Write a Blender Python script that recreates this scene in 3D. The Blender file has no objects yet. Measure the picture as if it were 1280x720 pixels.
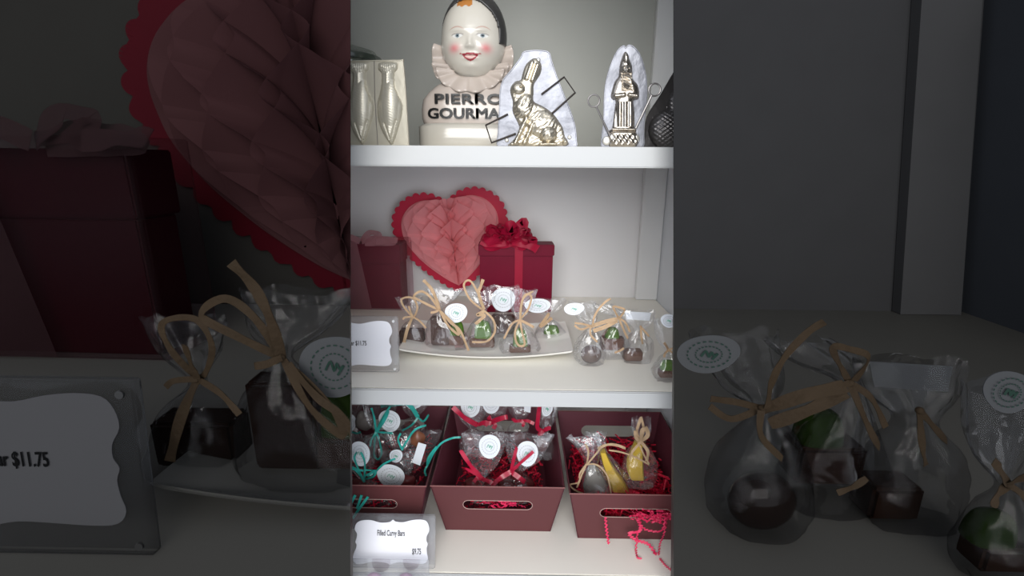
import bpy, bmesh, math, random
import numpy as np
from mathutils import Vector, Matrix, Euler, noise
from mathutils.geometry import tessellate_polygon
R = math.radians
PI = math.pi
C = bpy.context.scene.collection
random.seed(7)

# ------------------------------------------------------------------ camera
E = 1.35
cam_d = bpy.data.cameras.new('camera'); cam = bpy.data.objects.new('camera', cam_d); C.objects.link(cam)
cam_d.sensor_width = 36; cam_d.lens = 600 / 1280 * 36; cam_d.clip_start = 0.01
ROT = Matrix.Rotation(R(.7), 3, 'Z') @ Matrix.Rotation(R(75), 3, 'X') @ Matrix.Rotation(R(.4), 3, 'Z')
cam.rotation_euler = ROT.to_euler(); cam.location = (0, 0, E)
bpy.context.scene.camera = cam
EYE = Vector((0, 0, E))
def ray(px, py): return ROT @ Vector(((px - 640) / 600, -(py - 360) / 600, -1))
def P(px, py, Y):
    d = ray(px, py); return EYE + d * (Y / d.y)
def PZ(px, py, Z):
    d = ray(px, py); return EYE + d * ((Z - E) / d.z)

# ------------------------------------------------------------------ materials
MATS = {}
def nodes(m):
    m.use_nodes = True; nt = m.node_tree
    return nt, nt.nodes, nt.links
DIMK = .037  # darkens base colours of the side displays: shade painted into the material
def mat(name, col, rough=.6, metal=0, spec=.4, var=.06, scale=30, bump=0, bscale=80, trans=0, dim=False, sss=0, coat=0, alpha=1):
    key = name + ('_shade_painted' if dim else '')
    if key in MATS: return MATS[key]
    m = bpy.data.materials.new(key); nt, N, L = nodes(m)
    b = N['Principled BSDF']
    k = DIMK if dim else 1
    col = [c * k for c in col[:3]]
    tc = N.new('ShaderNodeTexCoord'); nz = N.new('ShaderNodeTexNoise'); nz.inputs['Scale'].default_value = scale; nz.inputs['Detail'].default_value = 4
    L.new(tc.outputs['Object'], nz.inputs['Vector'])
    mx = N.new('ShaderNodeMix'); mx.data_type = 'RGBA'
    mx.inputs[6].default_value = [max(0, c * (1 - var)) for c in col] + [1]; mx.inputs[7].default_value = [min(1, c * (1 + var)) for c in col] + [1]
    L.new(nz.outputs['Fac'], mx.inputs[0]); L.new(mx.outputs[2], b.inputs['Base Color'])
    b.inputs['Roughness'].default_value = rough; b.inputs['Metallic'].default_value = metal
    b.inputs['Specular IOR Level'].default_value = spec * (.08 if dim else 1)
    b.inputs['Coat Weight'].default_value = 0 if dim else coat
    b.inputs['Alpha'].default_value = alpha
    if bump:
        bn = N.new('ShaderNodeTexNoise'); bn.inputs['Scale'].default_value = bscale; bn.inputs['Detail'].default_value = 5
        L.new(tc.outputs['Object'], bn.inputs['Vector'])
        bp = N.new('ShaderNodeBump'); bp.inputs['Strength'].default_value = bump; bp.inputs['Distance'].default_value = .002
        L.new(bn.outputs['Fac'], bp.inputs['Height']); L.new(bp.outputs['Normal'], b.inputs['Normal'])
    if trans:
        tr = N.new('ShaderNodeBsdfTranslucent'); L.new(mx.outputs[2], tr.inputs['Color'])
        ms = N.new('ShaderNodeMixShader'); ms.inputs[0].default_value = trans
        out = N['Material Output']
        L.new(b.outputs[0], ms.inputs[1]); L.new(tr.outputs[0], ms.inputs[2]); L.new(ms.outputs[0], out.inputs['Surface'])
    MATS[key] = m; return m

def film(name, tint=(.9, .9, .9), haze=.10, gloss=.22, rough=.16, hazecol=(.8, .78, .8), dim=False, bscale=55, bump=.9):
    """clear crinkled cellophane / acrylic: transparent + a little haze + sparkling gloss"""
    key = name + ('_shade_painted' if dim else '')
    if key in MATS: return MATS[key]
    m = bpy.data.materials.new(key); nt, N, L = nodes(m)
    N.remove(N['Principled BSDF']); out = N['Material Output']
    k = .035 if dim else 1  # side display films carry painted shade in their haze and gloss colours
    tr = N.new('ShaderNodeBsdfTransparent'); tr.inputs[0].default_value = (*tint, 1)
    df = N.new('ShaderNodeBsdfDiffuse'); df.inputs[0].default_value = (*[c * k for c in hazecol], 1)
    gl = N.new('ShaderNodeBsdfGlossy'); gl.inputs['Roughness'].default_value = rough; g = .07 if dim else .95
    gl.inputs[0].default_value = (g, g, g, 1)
    tc = N.new('ShaderNodeTexCoord')
    nz = N.new('ShaderNodeTexNoise'); nz.inputs['Scale'].default_value = bscale; nz.inputs['Detail'].default_value = 3; nz.inputs['Distortion'].default_value = 1.2
    L.new(tc.outputs['Object'], nz.inputs['Vector'])
    bp = N.new('ShaderNodeBump'); bp.inputs['Strength'].default_value = bump; bp.inputs['Distance'].default_value = .004
    L.new(nz.outputs['Fac'], bp.inputs['Height']); L.new(bp.outputs[0], gl.inputs['Normal'])
    lw = N.new('ShaderNodeLayerWeight'); lw.inputs[0].default_value = .35; L.new(bp.outputs[0], lw.inputs['Normal'])
    ma = N.new('ShaderNodeMath'); ma.operation = 'MULTIPLY_ADD'; ma.inputs[1].default_value = gloss * 1.6; ma.inputs[2].default_value = gloss * .3; ma.use_clamp = True
    L.new(lw.outputs['Fresnel'], ma.inputs[0])
    n2 = N.new('ShaderNodeTexNoise'); n2.inputs['Scale'].default_value = bscale * .6; L.new(tc.outputs['Object'], n2.inputs['Vector'])
    m2 = N.new('ShaderNodeMath'); m2.operation = 'MULTIPLY'; m2.inputs[1].default_value = haze * 2; L.new(n2.outputs['Fac'], m2.inputs[0])
    s1 = N.new('ShaderNodeMixShader'); L.new(m2.outputs[0], s1.inputs[0]); L.new(tr.outputs[0], s1.inputs[1]); L.new(df.outputs[0], s1.inputs[2])
    s2 = N.new('ShaderNodeMixShader'); L.new(ma.outputs[0], s2.inputs[0]); L.new(s1.outputs[0], s2.inputs[1]); L.new(gl.outputs[0], s2.inputs[2])
    L.new(s2.outputs[0], out.inputs['Surface'])
    MATS[key] = m; return m

def vcol_mat(name, rough=.15):
    m = bpy.data.materials.new(name); nt, N, L = nodes(m); b = N['Principled BSDF']
    a = N.new('ShaderNodeVertexColor'); a.layer_name = 'paint'
    L.new(a.outputs[0], b.inputs['Base Color']); b.inputs['Roughness'].default_value = rough; b.inputs['Specular IOR Level'].default_value = .5
    return m

def M(n, dim=False):
    t = {
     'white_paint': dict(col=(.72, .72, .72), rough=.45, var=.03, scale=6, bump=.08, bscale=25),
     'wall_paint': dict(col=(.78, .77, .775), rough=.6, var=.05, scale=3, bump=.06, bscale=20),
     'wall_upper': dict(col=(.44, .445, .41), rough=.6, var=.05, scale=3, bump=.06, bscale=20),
     'wall_side': dict(col=(.66, .69, .73), rough=.55, var=.03, scale=4),
     'shelf_top': dict(col=(.90, .87, .79), rough=.4, var=.04, scale=7, bump=.08, bscale=25),
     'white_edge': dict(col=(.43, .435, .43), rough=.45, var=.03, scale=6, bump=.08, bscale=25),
     'tin': dict(col=(.72, .70, .64), rough=.33, metal=.75, var=.25, scale=60, bump=.25, bscale=160),
     'tin_gold': dict(col=(.50, .45, .36), rough=.28, metal=.9, var=.3, scale=30, bump=.1, bscale=60),
     'tin_plate': dict(col=(.21, .215, .24), rough=.40, metal=.5, var=1.0, scale=38, bump=.5, bscale=90),
     'tin_cream': dict(col=(.48, .45, .37), rough=.36, metal=.45, var=.12, scale=25, bump=.15, bscale=90),
     'tin_figure': dict(col=(.42, .38, .33), rough=.22, metal=.95, var=.35, scale=70, bump=.3, bscale=150),
     'dark_tin': dict(col=(.09, .085, .085), rough=.3, metal=.7, var=.5, scale=30, bump=.4, bscale=90),
     'wire': dict(col=(.06, .05, .045), rough=.4, metal=.8),
     'bright_wire': dict(col=(.34, .32, .31), rough=.35, metal=.9),
     'ceramic': dict(col=(.46, .43, .37), rough=.16, spec=.55, var=.04, scale=12, coat=.3),
     'ceramic_pink': dict(col=(.46, .395, .345), rough=.2, spec=.5, var=.05, scale=14, coat=.3),
     'black_glaze': dict(col=(.035, .034, .033), rough=.3, spec=.5),
     'black_ink': dict(col=(.012, .012, .012), rough=.4),
     'grey_ink': dict(col=(.16, .16, .17), rough=.6),
     'card_red': dict(col=(.50, .008, .045), rough=.6, var=.1),
     'tissue_pink': dict(col=(.95, .40, .43), rough=.75, var=.08, trans=.45, scale=14),
     'gift_red': dict(col=(.15, .002, .02), rough=.5, spec=.15, var=.15, bump=.08, bscale=150),
     'gift_magenta': dict(col=(.15, .006, .026), rough=.5, spec=.15, var=.1),
     'ribbon_red': dict(col=(.50, .006, .05), rough=.5, var=.2, trans=.3, alpha=.82),
     'ribbon_sheer': dict(col=(.62, .32, .36), rough=.55, var=.15, trans=.3, alpha=.35),
     'satin_red': dict(col=(.42, .008, .04), rough=.35, var=.25, spec=.6),
     'teal': dict(col=(.03, .36, .31), rough=.3, var=.35, spec=.6, scale=60),
     'raffia': dict(col=(.44, .30, .18), rough=.7, var=.28, scale=90, bump=.5, bscale=300),
     'choc': dict(col=(.06, .028, .020), rough=.5, spec=.15, var=.25),
     'choc_light': dict(col=(.12, .055, .035), rough=.5, spec=.15, var=.2),
     'green_choc': dict(col=(.08, .17, .018), rough=.5, spec=.15, var=.3, scale=60),
     'yellow_choc': dict(col=(.62, .42, .055), rough=.4, var=.15),
     'grey_choc': dict(col=(.24, .23, .21), rough=.35, var=.2),
     'plate': dict(col=(.90, .89, .84), rough=.22, spec=.5, var=.02),
     'paper': dict(col=(.70, .70, .74), rough=.6, var=.02),
     'sticker': dict(col=(.70, .73, .77), rough=.5, var=.03),
     'sticker_green': dict(col=(.18, .42, .32), rough=.6),
     'bin_card': dict(col=(.10, .030, .032), rough=.55, spec=.25, var=.06, scale=12),
     'bin_edge': dict(col=(.40, .27, .24), rough=.7),
     'bin_in': dict(col=(.13, .028, .045), rough=.55),
     'crinkle': dict(col=(.72, .008, .05), rough=.5, var=.35, scale=60),
     'crinkle_bright': dict(col=(.60, .02, .085), rough=.5, var=.2, scale=60),
     'magnet': dict(col=(.75, .75, .75), rough=.3, metal=.6),
     'back_brown': dict(col=(.27, .26, .235), rough=.9),
     'back_dim': dict(col=(.50, .50, .52), rough=.9),
    }[n]
    return mat(n, dim=dim, **t)
def F_cello(dim=False): return film('cellophane', (.97, .97, .975), .045, .18, .07, dim=dim, bscale=34, bump=.6)
def F_acryl(dim=False): return film('acrylic', (.93, .935, .94), .10, .14, .06, (.75, .76, .80), dim=dim, bscale=5, bump=.05)
def F_glass(): return film('jar_glass', (.80, .83, .80), .03, .30, .05, (.5, .55, .5), bscale=5, bump=.05)

# ------------------------------------------------------------------ mesh builder
def cat(pts, n=8, closed=False):
    pts = [Vector(p) for p in pts]
    if len(pts) < 3: 
        return [pts[0].lerp(pts[-1], i / n) for i in range(n + 1)]
    out = []; m = len(pts)
    for i in range(m if closed else m - 1):
        g = (lambda k: pts[k % m]) if closed else (lambda k: pts[max(0, min(m - 1, k))])
        p0, p1, p2, p3 = g(i - 1), g(i), g(i + 1), g(i + 2)
        for j in range(n):
            t = j / n
            out.append(.5 * ((2 * p1) + (p2 - p0) * t + (2 * p0 - 5 * p1 + 4 * p2 - p3) * t * t + (3 * p1 - p0 - 3 * p2 + p3) * t ** 3))
    if not closed: out.append(pts[-1])
    return out
class MB:
    def __init__(s): s.v = []; s.f = []
    def add(s, vs, fs):
        o = len(s.v); s.v += [Vector(v) for v in vs]; s.f += [tuple(i + o for i in f) for f in fs]; return s
    def box(s, a, b, bev=0):
        bm = bmesh.new(); bmesh.ops.create_cube(bm, size=1)
        for v in bm.verts: v.co = Vector([(a[i] + b[i]) / 2 + v.co[i] * (b[i] - a[i]) for i in range(3)])
        if bev: bmesh.ops.bevel(bm, geom=bm.edges[:], offset=bev, segments=2, affect='EDGES')
        bm.verts.index_update(); s.add([v.co.copy() for v in bm.verts], [[v.index for v in f.verts] for f in bm.faces]); bm.free(); return s
    def grid(s, rows, wrap=False):
        n = len(rows[0]); fs = []
        for i in range(len(rows) - 1):
            for j in range(n if wrap else n - 1):
                k = (j + 1) % n
                fs.append((i * n + j, i * n + k, (i + 1) * n + k, (i + 1) * n + j))
        return s.add([v for r in rows for v in r], fs)
    def tube(s, pts, r, n=8, smooth=6, closed=False):
        p = cat(pts, smooth, closed) if smooth else [Vector(q) for q in pts]
        m = len(p); rows = []
        for i in range(m):
            a, b = (p[(i - 1) % m], p[(i + 1) % m]) if closed else (p[max(0, i - 1)], p[min(m - 1, i + 1)])
            T = (b - a).normalized() if (b - a).length > 1e-9 else Vector((0, 0, 1))
            N_ = Vector((0, -1, 0)); 
            if abs(T.dot(N_)) > .95: N_ = Vector((1, 0, 0))
            S = T.cross(N_).normalized(); U = S.cross(T)
            rr = r if not callable(r) else r(i / (m - 1))
            rows.append([p[i] + S * rr * math.cos(2 * PI * j / n) + U * rr * math.sin(2 * PI * j / n) for j in range(n)])
        if closed: rows.append(rows[0])
        s.grid(rows, True)
        if not closed:
            o = len(s.v); s.f.append(tuple(range(o - len(rows) * n, o - len(rows) * n + n))); s.f.append(tuple(range(o - n, o)))
        return s
    def strip(s, pts, w, t=.0003, smooth=7, tw=0, tw0=0, wend=1, seed=0):
        p = cat(pts, smooth); m = len(p); rows = []
        for i in range(m):
            T = p[min(m - 1, i + 1)] - p[max(0, i - 1)]; T = T.normalized() if T.length > 1e-9 else Vector((0, 0, 1))
            N_ = Vector((0, -1, .35)).normalized()
            if abs(T.dot(N_)) > .96: N_ = Vector((1, 0, 0))
            S = T.cross(N_).normalized(); U = S.cross(T)
            a = tw0 + tw * i / (m - 1) + .35 * math.sin(i * .7 + seed)
            S2 = S * math.cos(a) + U * math.sin(a); U2 = S2.cross(T)
            q = i / (m - 1); ww = w * (1 + (wend - 1) * q) / 2
            rows.append([p[i] + S2 * ww + U2 * t, p[i] - S2 * ww + U2 * t, p[i] - S2 * ww - U2 * t, p[i] + S2 * ww - U2 * t])
        s.grid(rows, True); o = len(s.v); k = o - len(rows) * 4
        s.f.append((k, k + 1, k + 2, k + 3)); s.f.append((o - 4, o - 3, o - 2, o - 1)); return s
    def prism(s, outer, thick, holes=(), d=Vector((0, 1, 0))):
        """outer/holes: loops of 3D points in a plane; extruded by d*thick"""
        loops = [[Vector(p) for p in outer]] + [[Vector(p) for p in h] for h in holes]
        tris = tessellate_polygon(loops); allv = [v for l in loops for v in l]; n = len(allv)
        fs = [tuple(t) for t in tris] + [tuple(i + n for i in reversed(t)) for t in tris]
        o = 0
        for l in loops:
            for i in range(len(l)): a, b = o + i, o + (i + 1) % len(l); fs.append((a, b, b + n, a + n))
            o += len(l)
        return s.add(allv + [v + d * thick for v in allv], fs)
    def lathe(s, prof, c, n=40, sx=1, sy=1, cap=True):
        rows = [[Vector((c[0] + r * sx * math.cos(2 * PI * j / n), c[1] + r * sy * math.sin(2 * PI * j / n), c[2] + z)) for j in range(n)] for r, z in prof]
        return s.grid(rows, True)
    def ellip(s, c, r, n=20, m=12, rot=None, wob=0, seed=0):
        rows = []
        for i in range(m + 1):
            a = PI * i / m - PI / 2; row = []
            for j in range(n):
                b = 2 * PI * j / n; v = Vector((math.cos(a) * math.cos(b) * r[0], math.cos(a) * math.sin(b) * r[1], math.sin(a) * r[2]))
                if wob: v *= 1 + wob * noise.noise(v.normalized() * 1.7 + Vector((seed, 0, 0)))
                if rot: v = rot @ v
                row.append(Vector(c) + v)
            rows.append(row)
        return s.grid(rows, True)
    def build(s, name, m, parent=None, smooth=True, cut=None, label=None):
        me = bpy.data.meshes.new(name)
        base = Vector(parent_loc(parent)) if parent else Vector((0, 0, 0))
        me.from_pydata([v - base for v in s.v], [], s.f); me.update()
        bm = bmesh.new(); bm.from_mesh(me); bmesh.ops.remove_doubles(bm, verts=bm.verts, dist=1e-6)
        bmesh.ops.recalc_face_normals(bm, faces=bm.faces)
        if cut:
            for co, no in cut:
                if bm.verts: bmesh.ops.bisect_plane(bm, geom=bm.verts[:] + bm.edges[:] + bm.faces[:], plane_co=co - base, plane_no=no, clear_outer=True)
        for f in bm.faces: f.smooth = smooth
        bm.to_mesh(me); bm.free()
        if smooth: 
            try: me.set_sharp_from_angle(angle=R(42))
            except Exception: pass
        me.materials.append(m)
        o = bpy.data.objects.new(name, me); C.objects.link(o)
        if parent: o.parent = parent
        if label: o['label'] = label
        return o
def parent_loc(p):
    l = Vector(p.location)
    while p.parent: p = p.parent; l = l + Vector(p.location)
    return l
def thing(name, label, catg, loc, group=None):
    o = bpy.data.objects.new(name, None); C.objects.link(o); o.location = loc; o.empty_display_size = .01
    o['label'] = label; o['category'] = catg
    if group: o['group'] = group
    return o
def tag(o, label, catg, group=None, kind=None):
    o['label'] = label; o['category'] = catg
    if group: o['group'] = group
    if kind: o['kind'] = kind
    return o
def struct(name, mb, m, smooth=False, cut=None):
    o = mb.build(name, m, smooth=smooth, cut=cut); o['kind'] = 'structure'; return o
def text_mesh(txt, size, bold=0, xs=1, space=1, extr=.0002):
    cu = bpy.data.curves.new('t', 'FONT'); cu.body = txt; cu.size = size; cu.offset = bold; cu.extrude = extr
    cu.space_character = space; cu.align_x = 'CENTER'; cu.align_y = 'CENTER'; cu.resolution_u = 3
    o = bpy.data.objects.new('t', cu); C.objects.link(o)
    bpy.context.view_layer.update()
    me = bpy.data.meshes.new_from_object(o.evaluated_get(bpy.context.evaluated_depsgraph_get()))
    vs = [Vector((v.co.x * xs, v.co.y, v.co.z)) for v in me.vertices]; fs = [tuple(p.vertices) for p in me.polygons]
    bpy.data.objects.remove(o); bpy.data.curves.remove(cu); bpy.data.meshes.remove(me)
    return vs, fs

# ------------------------------------------------------------------ place: shelf unit
YF, YB = .5, .888
Z1, Z2, Z3 = E + .0125, E - .254, E - .5135
TH = .0195
XW = PZ(817, 371, Z2).x; XL = -.50
struct('floor', MB().box((-2.5, -2.5, -.02), (2.5, 1.5, 0)), M('back_dim'))
struct('wall_back', MB().box((XL - .02, YB, .3), (XW + .02, YB + .02, E + .45)), M('wall_paint'))
struct('wall_right', MB().box((XW, YF + .005, .3), (XW + .02, YB, E + .45)), M('wall_side'))
struct('wall_left', MB().box((XL - .02, YF + .005, .3), (XL, YB, E + .45)), M('wall_side'))
for i, z in enumerate((Z1, Z2, Z3)):
    struct(['trim_%d' % k for k in (1, 2, 3)][i], MB().box((XL + .0005, YF, z - TH), (XW - .0005, YB - .0005, z), .0012), M('shelf_top'))
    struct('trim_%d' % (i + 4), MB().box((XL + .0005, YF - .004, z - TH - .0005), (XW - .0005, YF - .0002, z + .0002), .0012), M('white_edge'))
struct('ceiling', MB().box((XL, YF, E + .30), (XW, YB, E + .32)), M('white_paint'))
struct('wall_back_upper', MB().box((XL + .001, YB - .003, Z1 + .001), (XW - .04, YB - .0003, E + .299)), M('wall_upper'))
for k, (a, b) in enumerate(((Z2, Z1 - TH), (Z1, E + .30), (Z3, Z2 - TH))):
    struct('trim_%d' % (7 + k), MB().box((XW - .040, YB - .018, a + .0006), (XW - .0006, YB - .0032, b - .0006), .001), M('white_paint'))

# ------------------------------------------------------------------ place: two side displays repeating the middle, shade put into their colours
YS = .46
def mp(px, py): return ((px - 438) * 3.168, (py - 360) * 3.168 + 360)
ZS = P(800, mp(0, 368)[1], YS).z
def side_plane(px):
    a = ray(px, 0); b = ray(px, 720); n = a.cross(b).normalized(); return n
nL = side_plane(438); nR = side_plane(842)
if nL.x < 0: nL = -nL
if nR.x > 0: nR = -nR
CUTL = [(EYE.copy(), nL)]      # keep what lies left of the divider
CUTR = [(EYE.copy(), nR)]
def slab(quad, d, th): return MB().prism([Vector(q) for q in quad], th, d=Vector(d))
XA, XB = -.62, .62
zlo, zhi = E - .62, E + .42
def edge_x(px, Y, Z):
    n = side_plane(px); return -(n.y * Y + n.z * (Z - E)) / n.x
for side, px, X0, sgn in (('left', 438, XA, -1), ('right', 842, None, 1)):
    xo = X0 if X0 else P(1201, 400, YS).x + .004
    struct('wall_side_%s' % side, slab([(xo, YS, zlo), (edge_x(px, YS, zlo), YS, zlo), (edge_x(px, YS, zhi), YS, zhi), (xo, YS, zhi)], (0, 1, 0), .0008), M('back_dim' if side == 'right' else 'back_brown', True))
    struct('trim_side_%s' % side, slab([(xo, YS - .0005, ZS), (edge_x(px, YS, ZS), YS - .0005, ZS), (edge_x(px, .10, ZS), .10, ZS), (xo, .10, ZS)], (0, 0, -1), .012), M('shelf_top', True))
    a, b = YS - .0008, YS - .05
    q = [(edge_x(px, a, ZS + .001), a, ZS + .001), (edge_x(px, b, ZS + .001), b, ZS + .001), (edge_x(px, b, zhi), b, zhi), (edge_x(px, a, zhi), a, zhi)]
xr = P(1201, 400, YS).x
def lean(px0, px1, Y): return P(px0, 399, Y), P(px1, -40, Y)
wb_, wt_ = lean(1201, 1233, YS)
wb_.z = ZS - .3; 
struct('wall_side_end', MB().prism([P(1201, 399, YS), P(1233, -40, YS), P(1233, -40, YS) + Vector((0, -.34, 0)), P(1201, 399, YS) + Vector((0, -.34, 0))], .01, d=Vector((1, 0, 0))), mat('end_paint', (.50, .55, .64), .9, dim=True))
pb, pt_ = lean(1124, 1155, YS - .012); qb, qt = lean(1200, 1231, YS - .012)
pb.z = qb.z = ZS + .0005
struct('trim_side_post', MB().prism([pb, qb, qt, pt_], .011), mat('post_paint', (.66, .66, .68), .9, dim=True))

class Ctx:
    def __init__(s, dim, Z, cut=None): s.dim = dim; s.Z = Z; s.cut = cut; s.k = 3.168 if dim else 1
    def m(s, px, py): return mp(px, py) if s.dim else (px, py)
    def pt(s, px, py, Y): return P(*s.m(px, py), Y)
    def on(s, px, py, dz=0): return PZ(*s.m(px, py), s.Z + dz)
    def mpp(s, px, py, Y):
        return (s.pt(px + 1, py, Y) - s.pt(px, py, Y)).length
    def M(s, n): return M(n, s.dim)
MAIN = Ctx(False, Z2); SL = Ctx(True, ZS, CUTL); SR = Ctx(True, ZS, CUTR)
TOP = Ctx(False, Z1); BOT = Ctx(False, Z3)

# ------------------------------------------------------------------ honeycomb heart
def half_heart(n):   # notch -> lobe -> tip, x>=0, unit: width 1 each side, z from about .8 to -1
    pts = [(0, .78), (.10, .93), (.30, 1.06), (.55, 1.08), (.80, .95), (.97, .70), (1.0, .40), (.93, .10), (.76, -.22), (.50, -.56), (.22, -.85), (0, -1.02)]
    p = cat([(x, 0, z) for x, z in pts], 12); idx = [int(round(i * (len(p) - 1) / (n - 1))) for i in range(n)]
    return [p[i] for i in idx]
def heart(ctx, cx, cy, hw, hh, rot, base, label):
    Y = base[1]; s = ctx.mpp(cx, cy, Y); c = ctx.pt(cx, cy, Y)
    root = thing('honeycomb_heart', label, 'heart decoration', Vector((c.x, Y, base[2])))
    rm = Matrix.Rotation(R(-rot), 3, 'Y'); W, H = hw * s, hh * s
    # scalloped card
    hp = half_heart(400); loop = [Vector((p.x, 0, p.z)) for p in hp] + [Vector((-p.x, 0, p.z)) for p in reversed(hp[1:-1])]
    full = [Vector((p.x * W * 1.13, 0, p.z * H * 1.10)) for p in loop]
    L_ = [0]
    for i in range(len(full)): L_.append(L_[-1] + (full[(i + 1) % len(full)] - full[i]).length)
    nsc = 44; out = []
    for i in range(len(full)):
        t = (full[(i + 1) % len(full)] - full[i - 1]).normalized(); nn = Vector((-t.z, 0, t.x))
        if nn.dot(full[i]) < 0 and abs(full[i].z) > .1 * H and False: nn = -nn
        a = abs(math.sin(PI * nsc * L_[i] / L_[-1]))
        nn = Vector((t.z, 0, -t.x)) if Vector((t.z, 0, -t.x)).dot(full[i]) > nn.dot(full[i]) else nn
        out.append(c + rm @ (full[i] + nn * W * .075 * (a ** .6)) + Vector((0, -.0005, 0)))
    mb = MB(); cen = c + rm @ Vector((0, 0, .05 * H))
    for off in (0, .0008):
        mb.grid([[cen + (v - cen) * q + Vector((0, off, 0)) for v in out] for q in (1, .8, .5, .2, .001)], True)
    mb.grid([out, [v + Vector((0, .0008, 0)) for v in out]], True)
    mb.build('scalloped_card', ctx.M('card_red'), root, smooth=False, cut=ctx.cut)
    # tissue leaves
    nt, ns, NL = 130, 16, 15; hp = half_heart(nt)
    mb = MB(); D = .34
    for k in range(NL):
        rows = []
        for i, p in enumerate(hp):
            t = i / (nt - 1); row = []
            zc = .62 - 1.55 * t
            for j in range(ns):
                q = j / (ns - 1)
                x, z = p.x * q, zc + (p.z - zc) * q
                ph = (zc * 2.15 + (p.z - zc) * q * .7 + .10 * q)
                tri = 2 * abs(2 * (ph - math.floor(ph + .5))) - 1; tri = math.sin(tri * PI / 2) * .6 + tri * .4
                th = (k - (NL - 1) / 2) / ((NL - 1) / 2) * PI / 2
                env = math.cos(th) ** .5 if abs(math.cos(th)) > 1e-6 else 0
                th += (1 if k % 2 else -1) * tri * (PI / NL) * .86 * env
                th += .05 * noise.noise(Vector((k * .7, z * 2, 1)))
                row.append(c + rm @ Vector((x * W * math.sin(th), -x * W * math.cos(th) * D - .0015, z * H)))
            rows.append(row)
        mb.grid(rows)
    mb.build('honeycomb_tissue', ctx.M('tissue_pink'), root, cut=ctx.cut)
    return root
YH = MAIN.on(580, 369).y
heart(MAIN, 566, 305, 60, 52.5, 7, (0, YB - .03, Z2), 'pink honeycomb tissue heart with scalloped red edge standing behind the red gift box')
heart(SL, 566, 305, 60, 52.5, 7, (0, YS - .004, ZS), 'large shade-painted pink honeycomb heart with scalloped edge cut off by the divider edge')

# ------------------------------------------------------------------ gift boxes
def bow(ctx, root, cx, cy, Y, sc, m, name, seed, n=7, flat=.6):
    rnd = random.Random(seed); s = ctx.mpp(cx, cy, Y) * sc; c = ctx.pt(cx, cy, Y); mb = MB()
    for i in range(n):
        a = PI * (i + .5) / n + rnd.uniform(-.15, .15); L = rnd.uniform(17, 28) * s; y = rnd.uniform(-10, 6) * s
        d = Vector((math.cos(a), 0, math.sin(a) * flat)); nrm = Vector((-d.z, 0, d.x))
        pts = [c, c + d * L * .5 + nrm * L * .22 + Vector((0, y * .6, 0)), c + d * L + Vector((0, y, 0)), c + d * L * .55 - nrm * L * .2 + Vector((0, y * .6, 0)), c]
        mb.strip(pts, 13 * s, .0002, 8, tw=rnd.uniform(-.8, .8), tw0=rnd.uniform(.4, 1.2), seed=i)
    mb.ellip(c, (5 * s, 4 * s, 4 * s))
    mb.build(name, m, root, cut=ctx.cut); return c, s
# right small box
def boxq(mb, ctx, x0, x1, y0, y1, z0, z1, c, rz, bev=.0012):
    t = MB().box((x0, y0, z0), (x1, y1, z1), bev); rm = Matrix.Rotation(rz, 3, 'Z')
    mb.add([c + rm @ v for v in t.v], t.f)
YG = .785
c = P(645, 366, YG); c.z = Z2 + .0005
s = MAIN.mpp(645, 366, YG)
root = thing('gift_box', 'small dark red gift box with red organza bow in front of the heart', 'gift box', c)
hb = (P(645, 320, YG).z - Z2); ht = P(645, 306, YG).z - Z2
mb = MB(); boxq(mb, MAIN, -45 * s, 45 * s, 0, .034, 0, hb - .0004, c, R(1.5)); mb.build('box', M('gift_red'), root)
mb = MB(); boxq(mb, MAIN, -46.5 * s, 46.5 * s, -.002, .036, hb, ht, c, R(1.5)); mb.build('lid', M('gift_red'), root)
mb = MB(); boxq(mb, MAIN, -2 * s, 8 * s, -.0032, -.0022, .001, ht + .001, c, R(1.5), .0002); boxq(mb, MAIN, -2 * s, 8 * s, -.0032, .037, ht + .0003, ht + .001, c, R(1.5), .0002)
mb.build('ribbon', M('ribbon_red'), root)
bow(MAIN, root, 637, 300, YG - .010, 1.25, M('ribbon_red'), 'bow', 3, 17, .55)
mb = MB(); 
for pts in ([(640, 300), (646, 286), (655, 277), (652, 290), (643, 300)], [(640, 302), (660, 305), (672, 312)], [(632, 302), (612, 304), (602, 300)]):
    mb.strip([P(a, b, YG - .015) for a, b in pts], 11 * s, .0002, 6, seed=1)
mb.build('bow_tail', M('ribbon_red'), root)

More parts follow.
